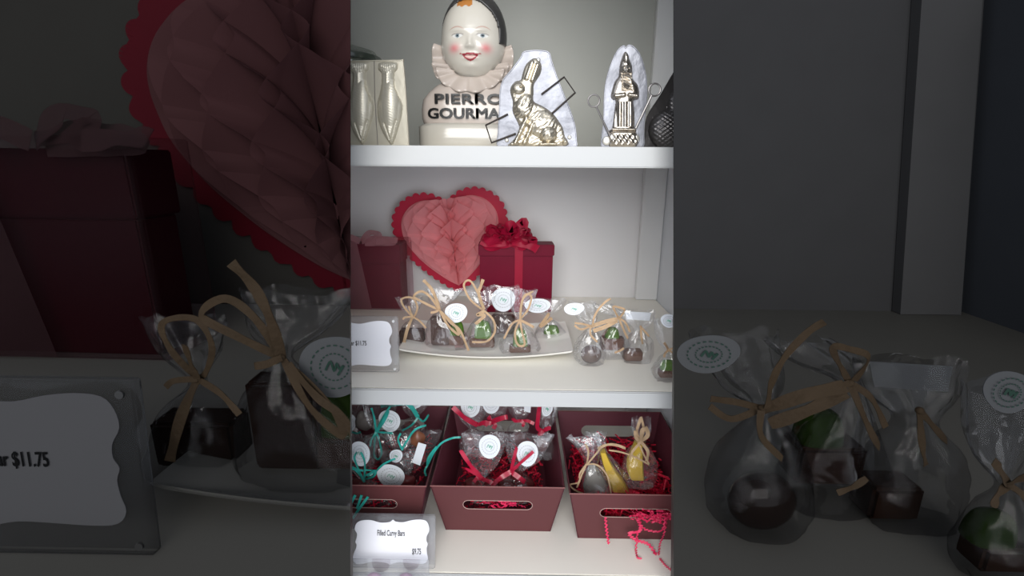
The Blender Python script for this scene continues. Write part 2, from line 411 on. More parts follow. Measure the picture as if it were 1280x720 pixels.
def gift_left(ctx, label):
    b = ctx.on(480, 386); Y = b.y; s = ctx.mpp(480, 386, Y); dim = ctx.dim
    c = ctx.pt(470, 386, Y); c.z = ctx.Z + .0003
    root = thing('gift_box', label, 'gift box', c)
    top = ctx.pt(470, 305, Y).z - c.z; hb = top - 24 * s
    xl, xr_ = -48 * s, 33 * s
    dep = 30 * s if not dim else 20 * s
    mb = MB(); boxq(mb, ctx, xl, xr_, 0, dep, 0, hb - .0003, c, R(-2)); mb.build('box', ctx.M('gift_magenta'), root)
    mb = MB(); boxq(mb, ctx, xl - s, xr_ + 1.5 * s, -1.5 * s, dep + s, hb, top, c, R(-2)); mb.build('lid', ctx.M('gift_magenta'), root)
    f = film('sheer_wrap', (.90, .82, .84), .06, .06, .3, (.6, .42, .45), dim=dim, bscale=20, bump=.2)
    mb = MB(); boxq(mb, ctx, xl - 4 * s, xr_ + 7 * s, -5 * s, dep + 4 * s, -.0001, top + 4 * s, c, R(-2)); mb.build('sheer_wrap', f, root)
    mb = MB()
    mb.add([c + Vector(v) * 1 for v in [(-30 * s, -5.6 * s, top + 4 * s), (-16 * s, -5.6 * s, top + 4 * s), (-3 * s, -6.2 * s, 1 * s), (-34 * s, -6.2 * s, 1 * s)]], [(0, 1, 2, 3)])
    mb.build('ribbon', ctx.M('ribbon_sheer'), root)
    mb = MB()
    for k, pts in enumerate(([(452, 302), (468, 298), (484, 299), (492, 303), (476, 304), (456, 304)], [(452, 302), (462, 291), (474, 294), (466, 303)], [(450, 302), (436, 296), (424, 298), (436, 304)], [(470, 302), (486, 301), (497, 300)])):
        mb.strip([ctx.pt(a, q, Y - 8 * s - k * 2 * s) for a, q in pts], 7 * s, .0002, 7, seed=k, tw=.5)
    mb.build('bow', ctx.M('ribbon_sheer'), root)
gift_left(MAIN, 'dark magenta gift box with pale pink sheer ribbon beside the honeycomb heart')
gift_left(SL, 'large shade-painted dark red gift box with sheer ribbon at far left behind price sign')

# ------------------------------------------------------------------ signs
CARD = [(345,312),(365,325),(420,330),(480,315),(540,308),(590,315),(612,345),(618,390),(600,430),(598,465),(608,490),(600,520),(603,560),(610,600),(590,632),(540,638),(450,632),(390,630),(345,640),(325,650),(300,637),(230,628),(160,635),(100,650),(60,640),(45,600),(55,560),(68,530),(72,500),(62,485),(70,460),(75,420),(58,390),(70,345),(110,322),(180,318),(250,335),(320,330)]
CARD = [((x - 332) / 287, -(y - 480) / 170) for x, y in CARD]
def sign(ctx, x0, x1, ytop, ybot, label, texts, card=(0, 0, 0, 0), lean=.10, Z=None, magnets=True, th=.008):
    b = PZ(*ctx.m((x0 + x1) / 2, ybot), (Z if Z else ctx.Z) + .0003); Y = b.y
    s = ctx.mpp((x0 + x1) / 2, ybot, Y); W = (x1 - x0) * s
    # height such that the leaning top edge meets the pixel row
    d = ray(*ctx.m((x0 + x1) / 2, ytop)); 
    # point on leaning plane: y = Y + lean*h, z = b.z + h
    h = (EYE.z - b.z + d.z / d.y * Y) / (1 - lean * d.z / d.y)
    ax = Vector((1, 0, 0)); up = Vector((0, lean, 1)).normalized(); nr = ax.cross(up)  # nr points to -Y..
    if nr.y > 0: nr = -nr
    H = h * math.sqrt(1 + lean * lean)
    root = thing('price_sign', label, 'sign', b)
    t = MB().box((-W / 2, 0, 0), (W / 2, th * ctx.mul, H), .0012 * ctx.mul)
    fr = lambda x, y, z: b + ax * x - nr * y + up * z
    mb = MB(); mb.add([fr(*v) for v in t.v], t.f); mb.build('acrylic_holder', F_acryl(ctx.dim), root, cut=ctx.cut)
    cw, ch = W / 2 * .92, H / 2 * .84
    if card[2]: cw = card[2] * s; ch = card[3] * H
    ox, oz = card[0] * s, H / 2 + card[1] * H
    loop = cat([(u * cw + ox, 0, v * ch + oz) for u, v in CARD], 3, True)
    yy = -.0006
    mb = MB().prism([fr(p.x, yy, p.z) for p in loop], .0003, d=-nr); mb.build('card', ctx.M('paper'), root, smooth=False, cut=ctx.cut)
    for txt, size, tx, tz, xs in texts:
        vs, fs = text_mesh(txt, size * s, bold=.012 * size * s, xs=xs)
        mb = MB().add([fr(v.x + ox + tx * s, yy - .0005 + v.z * .3, v.y + oz + tz * H) for v in vs], fs)
        mb.build('lettering', ctx.M('black_ink'), root, smooth=False, cut=ctx.cut)
    if magnets:
        for ux, uz in ((-.93, .93), (.93, .93), (-.93, .07), (.93, .07)):
            mb = MB(); cc = fr(ux * W / 2, -.0004, uz * H); k = 1.6 * s
            ring = [cc + ax * k * math.cos(a * PI / 8) + up * k * math.sin(a * PI / 8) for a in range(16)]
            mb.prism(ring, .0008, d=nr); mb.build('magnet', ctx.M('magnet'), root, cut=ctx.cut)
    return root
for cx_ in (MAIN, TOP, BOT): cx_.mul = 1
SL.mul = SR.mul = .6
for cx_ in (MAIN, SL):
    sign(cx_, 376, 498, 396, 465, 'clear acrylic price sign with white scalloped card reading $11.75 beside the platter' if not cx_.dim else 'large shade-painted acrylic price sign with white scalloped card at lower left',
         [('Bar $11.75', 8.2, 12 if not cx_.dim else 16, .02, .62)], card=(0, .01 if not cx_.dim else .045, 55, .42 if not cx_.dim else .385))
sign(BOT, 436.5, 543, 645, 711, 'clear acrylic price sign reading Filled Curvy Bars standing before the left bin', [('Filled Curvy Bars', 10, 0, .17, .50), ('$9.75', 10.2, 32, -.17, .50)], card=(-1, .01, 47.5, .43), magnets=False, lean=.25)
# lower acrylic container just in front of the bottom shelf
b = P(486, 711, .478)
s_ = (P(487, 711, .478) - P(486, 711, .478)).length
root = thing('acrylic_box', 'clear acrylic box at the bottom left under the Filled Curvy Bars sign', 'box', Vector((b.x, .478, Z3 - .1398)))
MB().box((b.x - 60 * s_, .462, Z3 - .1398), (b.x + 47 * s_, .494, b.z), .001).build('box', F_acryl(), root)
MB().ellip((b.x - 20 * s_, .478, b.z - .022), (.012, .009, .014)).build('wrapped_sweet', mat('mauve', (.45, .30, .42), .4), root)
MB().ellip((b.x + 20 * s_, .478, b.z - .020), (.011, .009, .012)).build('wrapped_sweet', mat('mauve', (.45, .30, .42), .4), root)
root['category'] = 'box'
struct('trim_10', MB().box((XL, .455, Z3 - .16), (XW, .4955, Z3 - .14)), M('white_paint'))
root.location.z = root.location.z

# ------------------------------------------------------------------ platter
def platter(ctx, label):
    n = 60; rows = []; rows2 = []
    f = ctx.on(608, 455); Y0 = f.y; bk = ctx.on(608, 412).y
    sc = ctx.mpp(608, 450, Y0)
    A = ctx.pt(497, 440, Y0 + .01 * ctx.mul); B = ctx.pt(719, 446, Y0)
    L = B.x - A.x; cx = (A.x + B.x) / 2; hgt = 14 * sc
    root = thing('platter', label, 'plate', Vector((cx, (Y0 + bk) / 2, ctx.Z)))
    def surf(u, v, off):
        y = (Y0 + bk) / 2 + v * (bk - Y0) / 2 * (1 - .10 * u * u)
        x = cx + u * L / 2 * (1 - .02 * v * v)
        r = max(abs(u) ** 3, abs(v) ** 4)
        z = ctx.Z + .0012 * ctx.mul + hgt * (.50 * u * u * (.4 + .6 * abs(v)) + .45 * r) + off
        return Vector((x, y, z))
    th = 2.2 * sc
    top = [[surf(-1 + 2 * i / n, -1 + 2 * j / 30, th) for j in range(31)] for i in range(n + 1)]
    bot = [[surf((-1 + 2 * i / n) * .985, (-1 + 2 * j / 30) * .97, 0) for j in range(31)] for i in range(n + 1)]
    mb = MB().grid(top).grid(bot)
    rim = lambda g: [g[i][0] for i in range(n + 1)] + [g[n][j] for j in range(1, 31)] + [g[i][30] for i in range(n - 1, -1, -1)] + [g[0][j] for j in range(29, 0, -1)]
    a, b_ = rim(top), rim(bot); mb.grid([a + a[:1], b_ + b_[:1]])
    mb.build('dish', ctx.M('plate'), root, cut=ctx.cut)
    return lambda u, v: surf(u, v, th).z
platter(MAIN, 'long white curved ceramic platter holding raffia tied bags on the middle shelf')
platter(SL, 'large shade-painted white platter at lower left under the raffia tied bags')

# ------------------------------------------------------------------ cellophane bags
def cello(ctx, root, st, Y, seed, name='cellophane', crk=1.0, m=None):
    """st: (px, py, halfwidth px, halfdepth px, dy px) from bottom to top"""
    s = ctx.mpp(st[0][0], st[0][1], Y)
    rows5 = cat([Vector((a, b, 0)) for a, b, *_ in st], 9); rw = cat([Vector((c, d, e)) for _, _, c, d, e in st], 9)
    n = 44; rows = []; m_ = len(rows5)
    for i in range(m_):
        q = i / (m_ - 1); p = rows5[i]; w = rw[i]; row = []
        yc = Y + w.z * s
        for j in range(n):
            a = 2 * PI * j / n
            ca, sa = math.cos(a), math.sin(a)
            ca = math.copysign(abs(ca) ** .8, ca); sa = math.copysign(abs(sa) ** .8, sa)
            cr = 1 + .16 * crk * (noise.noise(Vector((ca * 1.8 + seed, sa * 1.8, q * 5)))) + .10 * crk * abs(noise.noise(Vector((ca * 4 + seed, sa * 4, q * 9))))
            pl = .10 * math.sin(a * 9 + seed) * (1 if q > .45 else .3)
            base = ctx.pt(p.x + w.x * ca * (cr + pl * .3), p.y, yc)
            base.y += -max(w.y, .5) * s * sa * (cr + pl); base.z += 1.2 * s * math.sin(a * 5 + seed) * q * crk
            if q > .93: base.z += 2.5 * s * noise.noise(Vector((a * 2, seed, 4)))
            row.append(base)
        rows.append(row)
    # closed bottom
    c0 = sum(rows[0], Vector()) / n
    rows.insert(0, [c0.lerp(v, .02) for v in rows[0]])
    zmin = ctx.zfloor
    for r in rows:
        for v in r: v.z = max(v.z, zmin)
    MB().grid(rows, True).build(name, m or F_cello(ctx.dim), root, cut=ctx.cut)
def sticker(ctx, root, px, py, rx, ry, Y, rot=0, seed=0, tilt=.35):
    s = ctx.mpp(px, py, Y); c = ctx.pt(px, py, Y); rm = Matrix.Rotation(R(rot), 3, 'Y')
    def q(x, z, y=0): return c + rm @ Vector((x * s, y + z * s * tilt * .5, z * s))
    loop = []
    for i in range(40):
        a = 2 * PI * i / 40; k = 1 + .05 * math.sin(2 * a + seed) + .03 * math.sin(3 * a)
        loop.append(q(rx * math.cos(a) * k, ry * math.sin(a) * k))
    st = MB().prism(loop, .0003).build('sticker', ctx.M('sticker'), root, smooth=False, cut=ctx.cut, label='round white sticker with green print')
    mb = MB()
    for ring in (.68, .42):
        npt = 22
        for i in range(npt):
            a = 2 * PI * i / npt; b = a + 2 * PI / npt * .55
            mb.strip([q(rx * ring * math.cos(a), ry * ring * math.sin(a), -.0006), q(rx * ring * math.cos(b), ry * ring * math.sin(b), -.0006)], .45 * s, .00004, 2)
    mb.build('print', ctx.M('grey_ink' if not ctx.dim else 'sticker_green'), st, smooth=False, cut=ctx.cut)
    mb = MB(); mb.strip([q(rx * x, ry * z, -.0007) for x, z in ((-.25, -.1), (-.1, .18), (0, -.12), (.08, .12), (.15, -.05), (.28, .05), (.1, -.25))], .9 * s, .00004, 4)
    mb.build('print', ctx.M('sticker_green'), st, smooth=False, cut=ctx.cut)
def bowstrokes(ctx, root, strokes, Y, w, name, m, seed=0, dyk=5):
    s = ctx.mpp(strokes[0][0][0], strokes[0][0][1], Y); mb = MB(); k0 = strokes[0][0]
    for i, st in enumerate(strokes):
        ww = w
        if isinstance(st[-1], (int, float)): ww = st[-1]; st = st[:-1]
        pts = []
        for j, (a, b) in enumerate(st):
            d = math.hypot(a - k0[0], b - k0[1]); pt = ctx.pt(a, b, Y - s * (1 + i * .7 + dyk * min(1, d / 14)))
            if pt.z < ctx.zfloor + .001: pt.z = ctx.zfloor + .001
            pts.append(pt)
        mb.strip(pts, ww * s, .12 * s, 7, tw=.5, tw0=-.2, seed=seed + i * 2)
    mb.ellip(ctx.pt(*k0, Y - s * 2), (1.6 * s, 1.6 * s, 1.6 * s), 10, 6)
    mb.build(name, m, root, cut=ctx.cut)
def z6(x0, y0, k, L): return [(x0 + a / k, y0 + b / k) for a, b in L]
def choc(ctx, x0, x1, yt, yb, Y, label, green=None, dep=14, mt='choc', grp=None, name='chocolate_piece', floor=None):
    xm = (x0 + x1) / 2; x0 = xm + (x0 - xm) * 1.12; x1 = xm + (x1 - xm) * 1.12
    s = ctx.mpp(x0, yb, Y); a = ctx.pt(x0, yb, Y); b = ctx.pt(x1, yt, Y)
    za = max(a.z, (floor if floor is not None else ctx.zfloor) + .0004); zb = max(b.z, za + 4 * s)
    root = thing(name, label, 'chocolate', Vector(((a.x + b.x) / 2, Y + dep * s / 2, za)), grp)
    t = MB().box((a.x, Y, za), (b.x, Y + dep * s, zb), 1.5 * s); t.build('base', ctx.M(mt), root, cut=ctx.cut)
    if green:
        gx0, gx1, gt = green; g = ctx.pt(gx0, gt, Y); h = ctx.pt(gx1, gt, Y); zt = max(g.z, zb + 3 * s)
        cx, w = (g.x + h.x) / 2, (h.x - g.x) / 2; rows = []
        for i in range(9):
            q = i / 8; r = (1 - q ** 2.2) ** .5 if q < 1 else 0
            rows.append([Vector((cx + w * (.25 + .75 * r) * (1 if q < 1 else 0) * math.copysign(abs(math.cos(2 * PI * j / 20)) ** .6, math.cos(2 * PI * j / 20)), Y + dep * s / 2 + dep * s * .46 * (.25 + .75 * r) * (1 if q < 1 else 0) * math.copysign(abs(math.sin(2 * PI * j / 20)) ** .6, math.sin(2 * PI * j / 20)), zb + .0001 + (zt - zb) * q)) for j in range(20)])
        MB().grid(rows, True).build('topping', ctx.M('green_choc'), root, cut=ctx.cut, label='green chocolate topping')
    return root
A1 = lambda L: z6(490, 340, 6, L)
A2 = lambda L: z6(665, 360, 6, L)
def W(L, w): return L + [w]
def bagA(ctx, lab):
    Y = ctx.on(512, 436).y + 5 * ctx.mpp(512, 436, .2 if ctx.dim else .62) ; ctx.zfloor = ctx.Z + ctx.pf
    b = ctx.pt(514, 433, Y); r = thing('treat_bag', lab[0], 'treat bag', Vector((b.x, Y, ctx.zfloor)), None)
    cello(ctx, r, [(515, 434, 15, 9, 0), (515, 424, 17, 11, 0), (515, 408, 12, 9, 0), (516, 397, 3, 2.5, 0), (513, 386, 11, 4, 1), (510, 372, 16, 3, 3)], Y, 1.3)
    bowstrokes(ctx, r, [A1([(155,335),(95,270),(70,210),(110,190),(160,200),(190,260),(175,320),(155,335)]), W(A1([(155,335),(115,430),(90,530)]), 4), A1([(155,335),(210,370),(255,420)]), A1([(155,335),(100,340),(80,355)]), A1([(155,335),(140,300),(125,255)])], Y - 10 * ctx.mpp(512, 436, Y), 2.3, 'raffia_bow', ctx.M('raffia'), 1)
    choc(ctx, 501, 527, 414, 431, Y - 3 * ctx.mpp(512, 436, Y), lab[1])
def bagB(ctx, lab):
    ctx.zfloor = ctx.Z + ctx.pf
    Y = ctx.on(556, 440).y + 4 * ctx.mpp(556, 440, .2 if ctx.dim else .62); b = ctx.pt(556, 438, Y)
    r = thing('treat_bag', lab[0], 'treat bag', Vector((b.x, Y, ctx.zfloor)))
    cello(ctx, r, [(560, 437, 19, 10, 0), (558, 425, 26, 13, 0), (553, 405, 19, 10, 0), (549, 388, 4, 3, 0), (552, 376, 15, 4, 1), (556, 361, 24, 3, 4)], Y, 4.1)
    s = ctx.mpp(556, 440, Y)
    bowstrokes(ctx, r, [W(A1([(355,285),(330,200),(290,120),(235,60)]), 4), A1([(355,285),(250,235),(165,185),(220,145),(290,190),(355,285)]), W(A1([(360,290),(420,400),(500,470),(470,400),(380,310)]), 3), A1([(370,300),(440,380),(510,440),(575,590)]), A1([(355,285),(320,300),(290,305)])], Y - 12 * s, 3, 'raffia_bow', ctx.M('raffia'), 2)
    sticker(ctx, r, 570, 391, 13.5, 12.5, Y - 11.5 * s, seed=1)
    choc(ctx, 540, 560, 398, 432, Y - 3 * s, lab[1], dep=12)
    choc(ctx, 561, 579, 420, 432, Y - 2 * s, lab[2], (561, 579, 402), 12, 'choc_light')
MAIN.pf = .0045; SL.pf = .004; SR.pf = 0.0005
bagA(MAIN, ('small raffia tied cellophane bag at the left end of the white platter', 'dark chocolate block in the leftmost bag on the white platter'))
bagB(MAIN, ('cellophane bag with long raffia tails, second from the left on the white platter', 'dark brown chocolate in the second bag on the white platter', 'green topped chocolate under the long raffia tails on the white platter'))
bagA(SL, ('large shade-painted cellophane bag with small raffia bow beside the lower left price sign', 'shade-painted brown chocolate in the bag beside the large price sign'))
bagB(SL, ('large shade-painted cellophane bag with long raffia tails at the divider edge', 'shade-painted dark chocolate block in the large bag with long raffia tails', 'shade-painted green topped chocolate in the large bag with long raffia tails'))
# remaining platter bags
def plainbag(ctx, label, st, Y, seed, strokes=None, w=2.6, bowmat='raffia', bowname='raffia_bow', stickers=(), dyb=12, floor=None, **k):
    b = ctx.pt(st[0][0], st[0][1], Y); s = ctx.mpp(st[0][0], st[0][1], Y)
    r = thing('treat_bag', label, 'treat bag', Vector((b.x, Y, max(b.z, ctx.zfloor))), None)
    cello(ctx, r, st, Y, seed, **k)
    if strokes: bowstrokes(ctx, r, strokes, Y - dyb * s, w, bowname, ctx.M(bowmat), seed)
    for q in stickers: sticker(ctx, r, *q[:4], Y - q[4] * s, seed=seed, rot=q[5] if len(q) > 5 else 0)
    return r, s
MAIN.zfloor = Z2 + .0045
Y = MAIN.on(602, 438).y
r, s = plainbag(MAIN, 'cellophane bag with tall raffia loop near the middle of the white platter', [(601, 437, 17, 10, 0), (602, 424, 21, 13, 0), (603, 405, 14, 10, 0), (604.5, 389, 4, 3, 0), (603, 378, 13, 4, 1), (600, 364, 20, 3, 3)], Y, 7.7,
    [A1([(688,288),(590,210),(540,110),(560,65),(600,80),(660,190),(690,280)]), W(A1([(690,280),(650,160),(665,110),(683,55)]), 4), A1([(690,290),(760,360),(770,450),(710,520),(600,525)]), W(A1([(690,295),(640,320),(695,325),(655,365),(625,390)]), 4)])
choc(MAIN, 588, 616, 424, 436, Y - 3 * s, 'green topped chocolate beneath the tall raffia loop on the white platter', (592, 614, 402), 14, 'choc_light')
Y2 = MAIN.on(628, 425).y + .012
r, s2 = plainbag(MAIN, 'cellophane bag with large round white sticker at the centre back of the platter', [(628, 425, 18, 9, 0), (628, 412, 22, 12, 0), (628, 398, 16, 9, 0), (627, 388, 7, 5, 0), (627, 375, 18, 4, 0), (627, 358, 22, 3, 2)], Y2, 11.2, stickers=[(629, 374.5, 15.5, 14, 8)])
choc(MAIN, 616, 642, 396, 422, Y2 - 2 * s2, 'dark chocolate piece in the back bag with the large round sticker', None, 12)
Y = MAIN.on(650, 446).y + .004
r, s = plainbag(MAIN, 'cellophane bag with drooping raffia bow at the front of the platter', [(650, 445, 18, 10, 0), (649, 432, 24, 13, 0), (650, 415, 17, 10, 0), (650, 400, 4, 3, 0), (651, 388, 12, 4, 1), (655, 362, 17, 3, 3)], Y, 17.1,
    [A1([(960,360),(975,230),(1000,170),(1045,185),(1020,280),(965,350)]), A1([(960,360),(900,390),(840,500)]), A1([(960,360),(925,440),(930,520),(960,555),(995,540),(975,450),(960,360)]), W(A1([(960,360),(1010,385),(1065,415)]), 3.4), A1([(960,360),(970,240),(1000,180),(1060,145)])])
choc(MAIN, 638, 662, 434, 443, Y - 4 * s, 'green topped chocolate under the drooping raffia bow at the platter front', (641, 660, 412), 13, 'choc_light')
Y = MAIN.on(688, 428).y + .01
r, s = plainbag(MAIN, 'cellophane bag with flat oval sticker at the right end of the platter', [(689, 430, 16, 9, 0), (689, 418, 20, 12, 0), (687, 405, 12, 8, 0), (685, 395, 4, 3, 0), (684, 386, 16, 5, 0), (683, 374, 24, 4, 2)], Y, 23.9,
    [W(A2([(60,285),(95,240),(130,190)]), 4), W(A2([(60,290),(100,265),(150,225)]), 4), A2([(60,290),(80,285),(130,240)])], stickers=[(672, 382, 17, 8.5, 9)])
choc(MAIN, 688, 704, 421, 430, Y - 4 * s, 'green topped chocolate in the bag at the right end of the platter', (680, 700, 408), 13, 'choc_light')

# bags standing on the shelf right of the platter (main shelf and shade-painted right display)
def rightbags(ctx, pre):
    ctx.zfloor = ctx.Z + .0006
    u = lambda y: ctx.on(750, y).y
    Y = u(455); s = ctx.mpp(740, 455, Y)
    L = lambda a: pre + a
    r, _ = plainbag(ctx, L('cellophane bag holding a shiny round chocolate just right of the white platter' if not pre else 'cellophane bag with a shiny round chocolate near the bottom edge'), [(739, 454, 14, 9, 0), (738, 444, 19, 12, 0), (738, 425, 16, 10, 0), (739, 408, 5, 3, 0), (734, 398, 12, 5, 1), (727, 378, 17, 4, 3)], Y, 31.3,
        [A2([(440,285),(380,270),(320,262)]), A2([(440,285),(370,310),(318,280)]), W(A2([(440,290),(540,255),(640,232)]), 5), W(A2([(460,322),(550,290),(640,245)]), 5), A2([(455,285),(465,225),(495,165),(550,105),(590,80)]), A2([(440,290),(440,350),(490,405)])], stickers=[(717.5, 386, 12.5, 7.5, 4)])
    c = ctx.pt(739, 440, Y); k = thing('chocolate_piece', L('glossy round dark chocolate in the shelf bag with crossing raffia strands'), 'chocolate', Vector((c.x, Y, ctx.zfloor)))
    MB().ellip((c.x, Y, ctx.zfloor + 12.5 * s), (13 * s, 8 * s, 12 * s)).build('shell', mat('choc_gloss', (.07, .035, .025), .12, spec=.7, dim=ctx.dim), k, cut=ctx.cut)
    Y = u(450) + 10 * s
    r, s = plainbag(ctx, L('cellophane bag with raffia knot and green topped block, middle of the shelf bags'), [(765, 449, 16, 9, 0), (766, 438, 20, 12, 0), (768, 418, 14, 9, 0), (773, 398, 4, 3, 0), (762, 388, 13, 4, 1), (752, 380, 12, 3, 3)], Y, 37.5,
        [A2([(650,225),(625,180),(610,140),(650,145),(695,165),(660,220)]), A2([(650,225),(700,260),(735,330)]), A2([(650,225),(690,320),(720,380)]), A2([(650,225),(600,240),(560,260)])])
    choc(ctx, 753, 780, 424, 438, Y - 3 * s, L('brown chocolate with green top in the middle one of the shelf bags'), (758, 776, 411), 14, 'choc_light')
    # white triangle of stiff wrap
    Y = u(452) + 2 * s
    r, s = plainbag(ctx, L('cellophane bag with wide pale label, right of the middle shelf bags'), [(796, 452, 16, 9, 0), (796, 440, 20, 12, 0), (798, 425, 16, 9, 0), (799, 412, 7, 4, 0), (798, 402, 18, 4, 2), (797, 388, 22, 3, 4)], Y, 41.9,
        [W(A2([(815,290),(850,330),(880,365)]), 2.5), A2([(815,290),(820,360),(830,420)]), A2([(690,450),(660,470),(620,485)])])
    lb = MB(); cc = [ctx.pt(a, b, Y + 2 * s) for a, b in ((781, 389), (814, 391), (812, 401), (783, 399))]
    lb.prism(cc, .0004); lb.build('paper_label', ctx.M('sticker'), r, smooth=False, cut=ctx.cut)
    choc(ctx, 782, 803, 440, 452, Y - 3 * s, L('plain brown chocolate block in the bag with the wide pale label'), None, 14, 'choc_light')
    Y = u(474); s = ctx.mpp(832, 474, Y)
    r, s = plainbag(ctx, L('cellophane bag with round white sticker at the far right of the shelf'), [(836, 474, 16, 9, 0), (836, 462, 20, 12, 0), (836, 450, 13, 9, 0), (836, 438, 4, 3, 0), (835, 424, 14, 5, 1), (834, 398, 16, 3, 3)], Y, 53.3,
        [W(A2([(1025,465),(1000,490),(990,520)]), 3), A2([(1025,465),(1060,490),(1080,520)]), W(A2([(1025,465),(1005,430),(990,410)]), 3), A2([(1025,465),(1060,450),(1090,430)])], stickers=[(836, 401, 10, 8.5, 8)])
    choc(ctx, 826, 846, 464, 473, Y - 4 * s, L('green topped chocolate in the far right bag on the shelf'), (828, 846, 452), 13, 'choc_light')
rightbags(MAIN, '')
rightbags(SR, 'large shade-painted ')

# ------------------------------------------------------------------ relief moulds (heightfields on tin plates)
def pip(poly, X, Z):
    inside = np.zeros(X.shape, bool); n = len(poly)
    for i in range(n):
        x1, z1 = poly[i]; x2, z2 = poly[(i + 1) % n]
        c = ((z1 > Z) != (z2 > Z)); 
        with np.errstate(divide='ignore', invalid='ignore'): xi = (x2 - x1) * (Z - z1) / (z2 - z1 + 1e-12) + x1
        inside ^= c & (X < xi)
    return inside
def pdist(poly, X, Z):
    d = np.full(X.shape, 1e9); n = len(poly)
    for i in range(n):
        x1, z1 = poly[i]; x2, z2 = poly[(i + 1) % n]; dx, dz = x2 - x1, z2 - z1
        t = np.clip(((X - x1) * dx + (Z - z1) * dz) / (dx * dx + dz * dz + 1e-9), 0, 1)
        d = np.minimum(d, np.hypot(X - x1 - t * dx, Z - z1 - t * dz))
    return d
def smooth2(pts, n=5):
    return [(p.x, p.y) for p in cat([(a, b, 0) for a, b in pts], n, True)]
def inflate(poly, X, Z, r, h):
    d = pdist(poly, X, Z); ins = pip(poly, X, Z); q = np.clip(d / r, 0, 1)
    return np.where(ins, h * np.sqrt(np.clip(1 - (1 - q) ** 2, 0, 1)), 0)
def ell(X, Z, cx, cz, rx, rz, h, rot=0):
    a = R(rot); x = (X - cx) * math.cos(a) + (Z - cz) * math.sin(a); z = -(X - cx) * math.sin(a) + (Z - cz) * math.cos(a)
    return h * np.sqrt(np.clip(1 - (x / rx) ** 2 - (z / rz) ** 2, 0, 1))
def caps(X, Z, a, b, r, h):
    dx, dz = b[0] - a[0], b[1] - a[1]; t = np.clip(((X - a[0]) * dx + (Z - a[1]) * dz) / (dx * dx + dz * dz), 0, 1)
    d = np.hypot(X - a[0] - t * dx, Z - a[1] - t * dz); return h * np.sqrt(np.clip(1 - (d / r) ** 2, 0, 1))
def relief_mesh(Hm, xs, ys, place, name, m, root):
    mb = MB(); nx, ny = len(xs), len(ys); idx = -np.ones((ny, nx), int); vs = []; fs = []
    for j in range(ny - 1):
        for i in range(nx - 1):
            if Hm[j, i] > 0 or Hm[j + 1, i] > 0 or Hm[j, i + 1] > 0 or Hm[j + 1, i + 1] > 0:
                q = []
                for jj, ii in ((j, i), (j, i + 1), (j + 1, i + 1), (j + 1, i)):
                    if idx[jj, ii] < 0: idx[jj, ii] = len(vs); vs.append(place(xs[ii], ys[jj], Hm[jj, ii]))
                    q.append(idx[jj, ii])
                fs.append(tuple(q))
    mb.add(vs, fs); return mb.build(name, m, root)
def mould(zo, label, name, plate, shapes_fn, box, Y, mats, th=1.5, lift=0, res=.55, cat_='chocolate mould'):
    x0, y0, k = zo; tp = lambda a, b: (x0 + a / k, y0 + b / k)
    pl = [tp(a, b) for a, b in plate]; bot = max(p[1] for p in pl); cxp = sum(p[0] for p in pl) / len(pl)
    s = TOP.mpp(cxp, bot, Y); base = P(cxp, bot, Y); dz = Z1 + .0004 - base.z   # drop it on the shelf board
    root = thing(name, label, cat_, Vector((base.x, Y, Z1 + .0004)))
    def place(px, py, h): 
        v = P(px, py, Y); v.z += dz * (1 if py >= bot - .01 else max(0, (py - (bot - 40)) / 40)); v.y -= h * s; return v
    sm = smooth2(pl, 4)
    MB().prism([place(a, min(b, bot), 0) for a, b in sm], th * s).build('plate', M(mats[0]), root, smooth=False)
    rim = [place(a, min(b, bot - .8), .3) for a, b in sm]
    MB().tube(rim, .7 * s, 6, 0, True).build('rolled_rim', M(mats[0]), root)
    (ax, ay), (bx, by) = tp(*box[0]), tp(*box[1])
    xs = np.arange(ax, bx, res); ys = np.arange(ay, min(by, bot), res); X, Z = np.meshgrid(xs, ys)
    Hm = shapes_fn(X, Z, tp, k)
    relief_mesh(Hm, xs, ys, place, 'relief', M(mats[1]), root)
    return root, place, s, tp
# rabbit
RZ = (600, 55, 5.14)
rab = [(195,300),(200,275),(226,243),(262,232),(272,200),(290,145),(322,106),(360,92),(392,128),(390,185),(362,232),(345,265),(342,325),(345,370),(400,400),(460,440),(500,490),(530,540),(545,600),(560,625),(540,662),(200,662),(192,645),(225,610),(245,570),(252,530),(230,480),(210,430),(212,370),(200,330)]
def rabfn(X, Z, tp, k):
    g = smooth2([tp(*p) for p in rab], 3); H = inflate(g, X, Z, 7, 4.0); ins = H > 0
    def e(cx, cy, rx, ry, h, rot=0): a, b = tp(cx, cy); return ell(X, Z, a, b, rx / k, ry / k, h, rot)
    def c(a, b, r, h): return caps(X, Z, tp(*a), tp(*b), r / k, h)
    H = np.maximum.reduce([H, e(248, 290, 50, 46, 7.5), c((300, 225), (335, 125), 20, 6), c((335, 235), (368, 140), 20, 7.5), e(285, 400, 62, 95, 8, 10),
        e(400, 520, 110, 100, 9, 25), e(435, 585, 62, 66, 12.5), c((300, 480), (225, 640), 20, 9.5), c((345, 500), (285, 640), 18, 8.5), c((390, 650), (480, 648), 15, 11), e(545, 635, 22, 28, 7), c((205, 648), (240, 645), 14, 7)])
    H = H + e(262, 280, 10, 9, 2) - e(262, 280, 4, 4, 1.5) - .8 * c((200, 312), (228, 318), 5, 1)
    f1 = np.array([[noise.noise(Vector((float(x) * .30 + float(z) * .30, float(z) * .13 - float(x) * .13, 3.1))) for x in X[0]] for z in Z[:, 0]])
    H = H + .9 * f1 * (Z > tp(0, 330)[1])
    return np.where(ins, np.maximum(H, .3), 0)
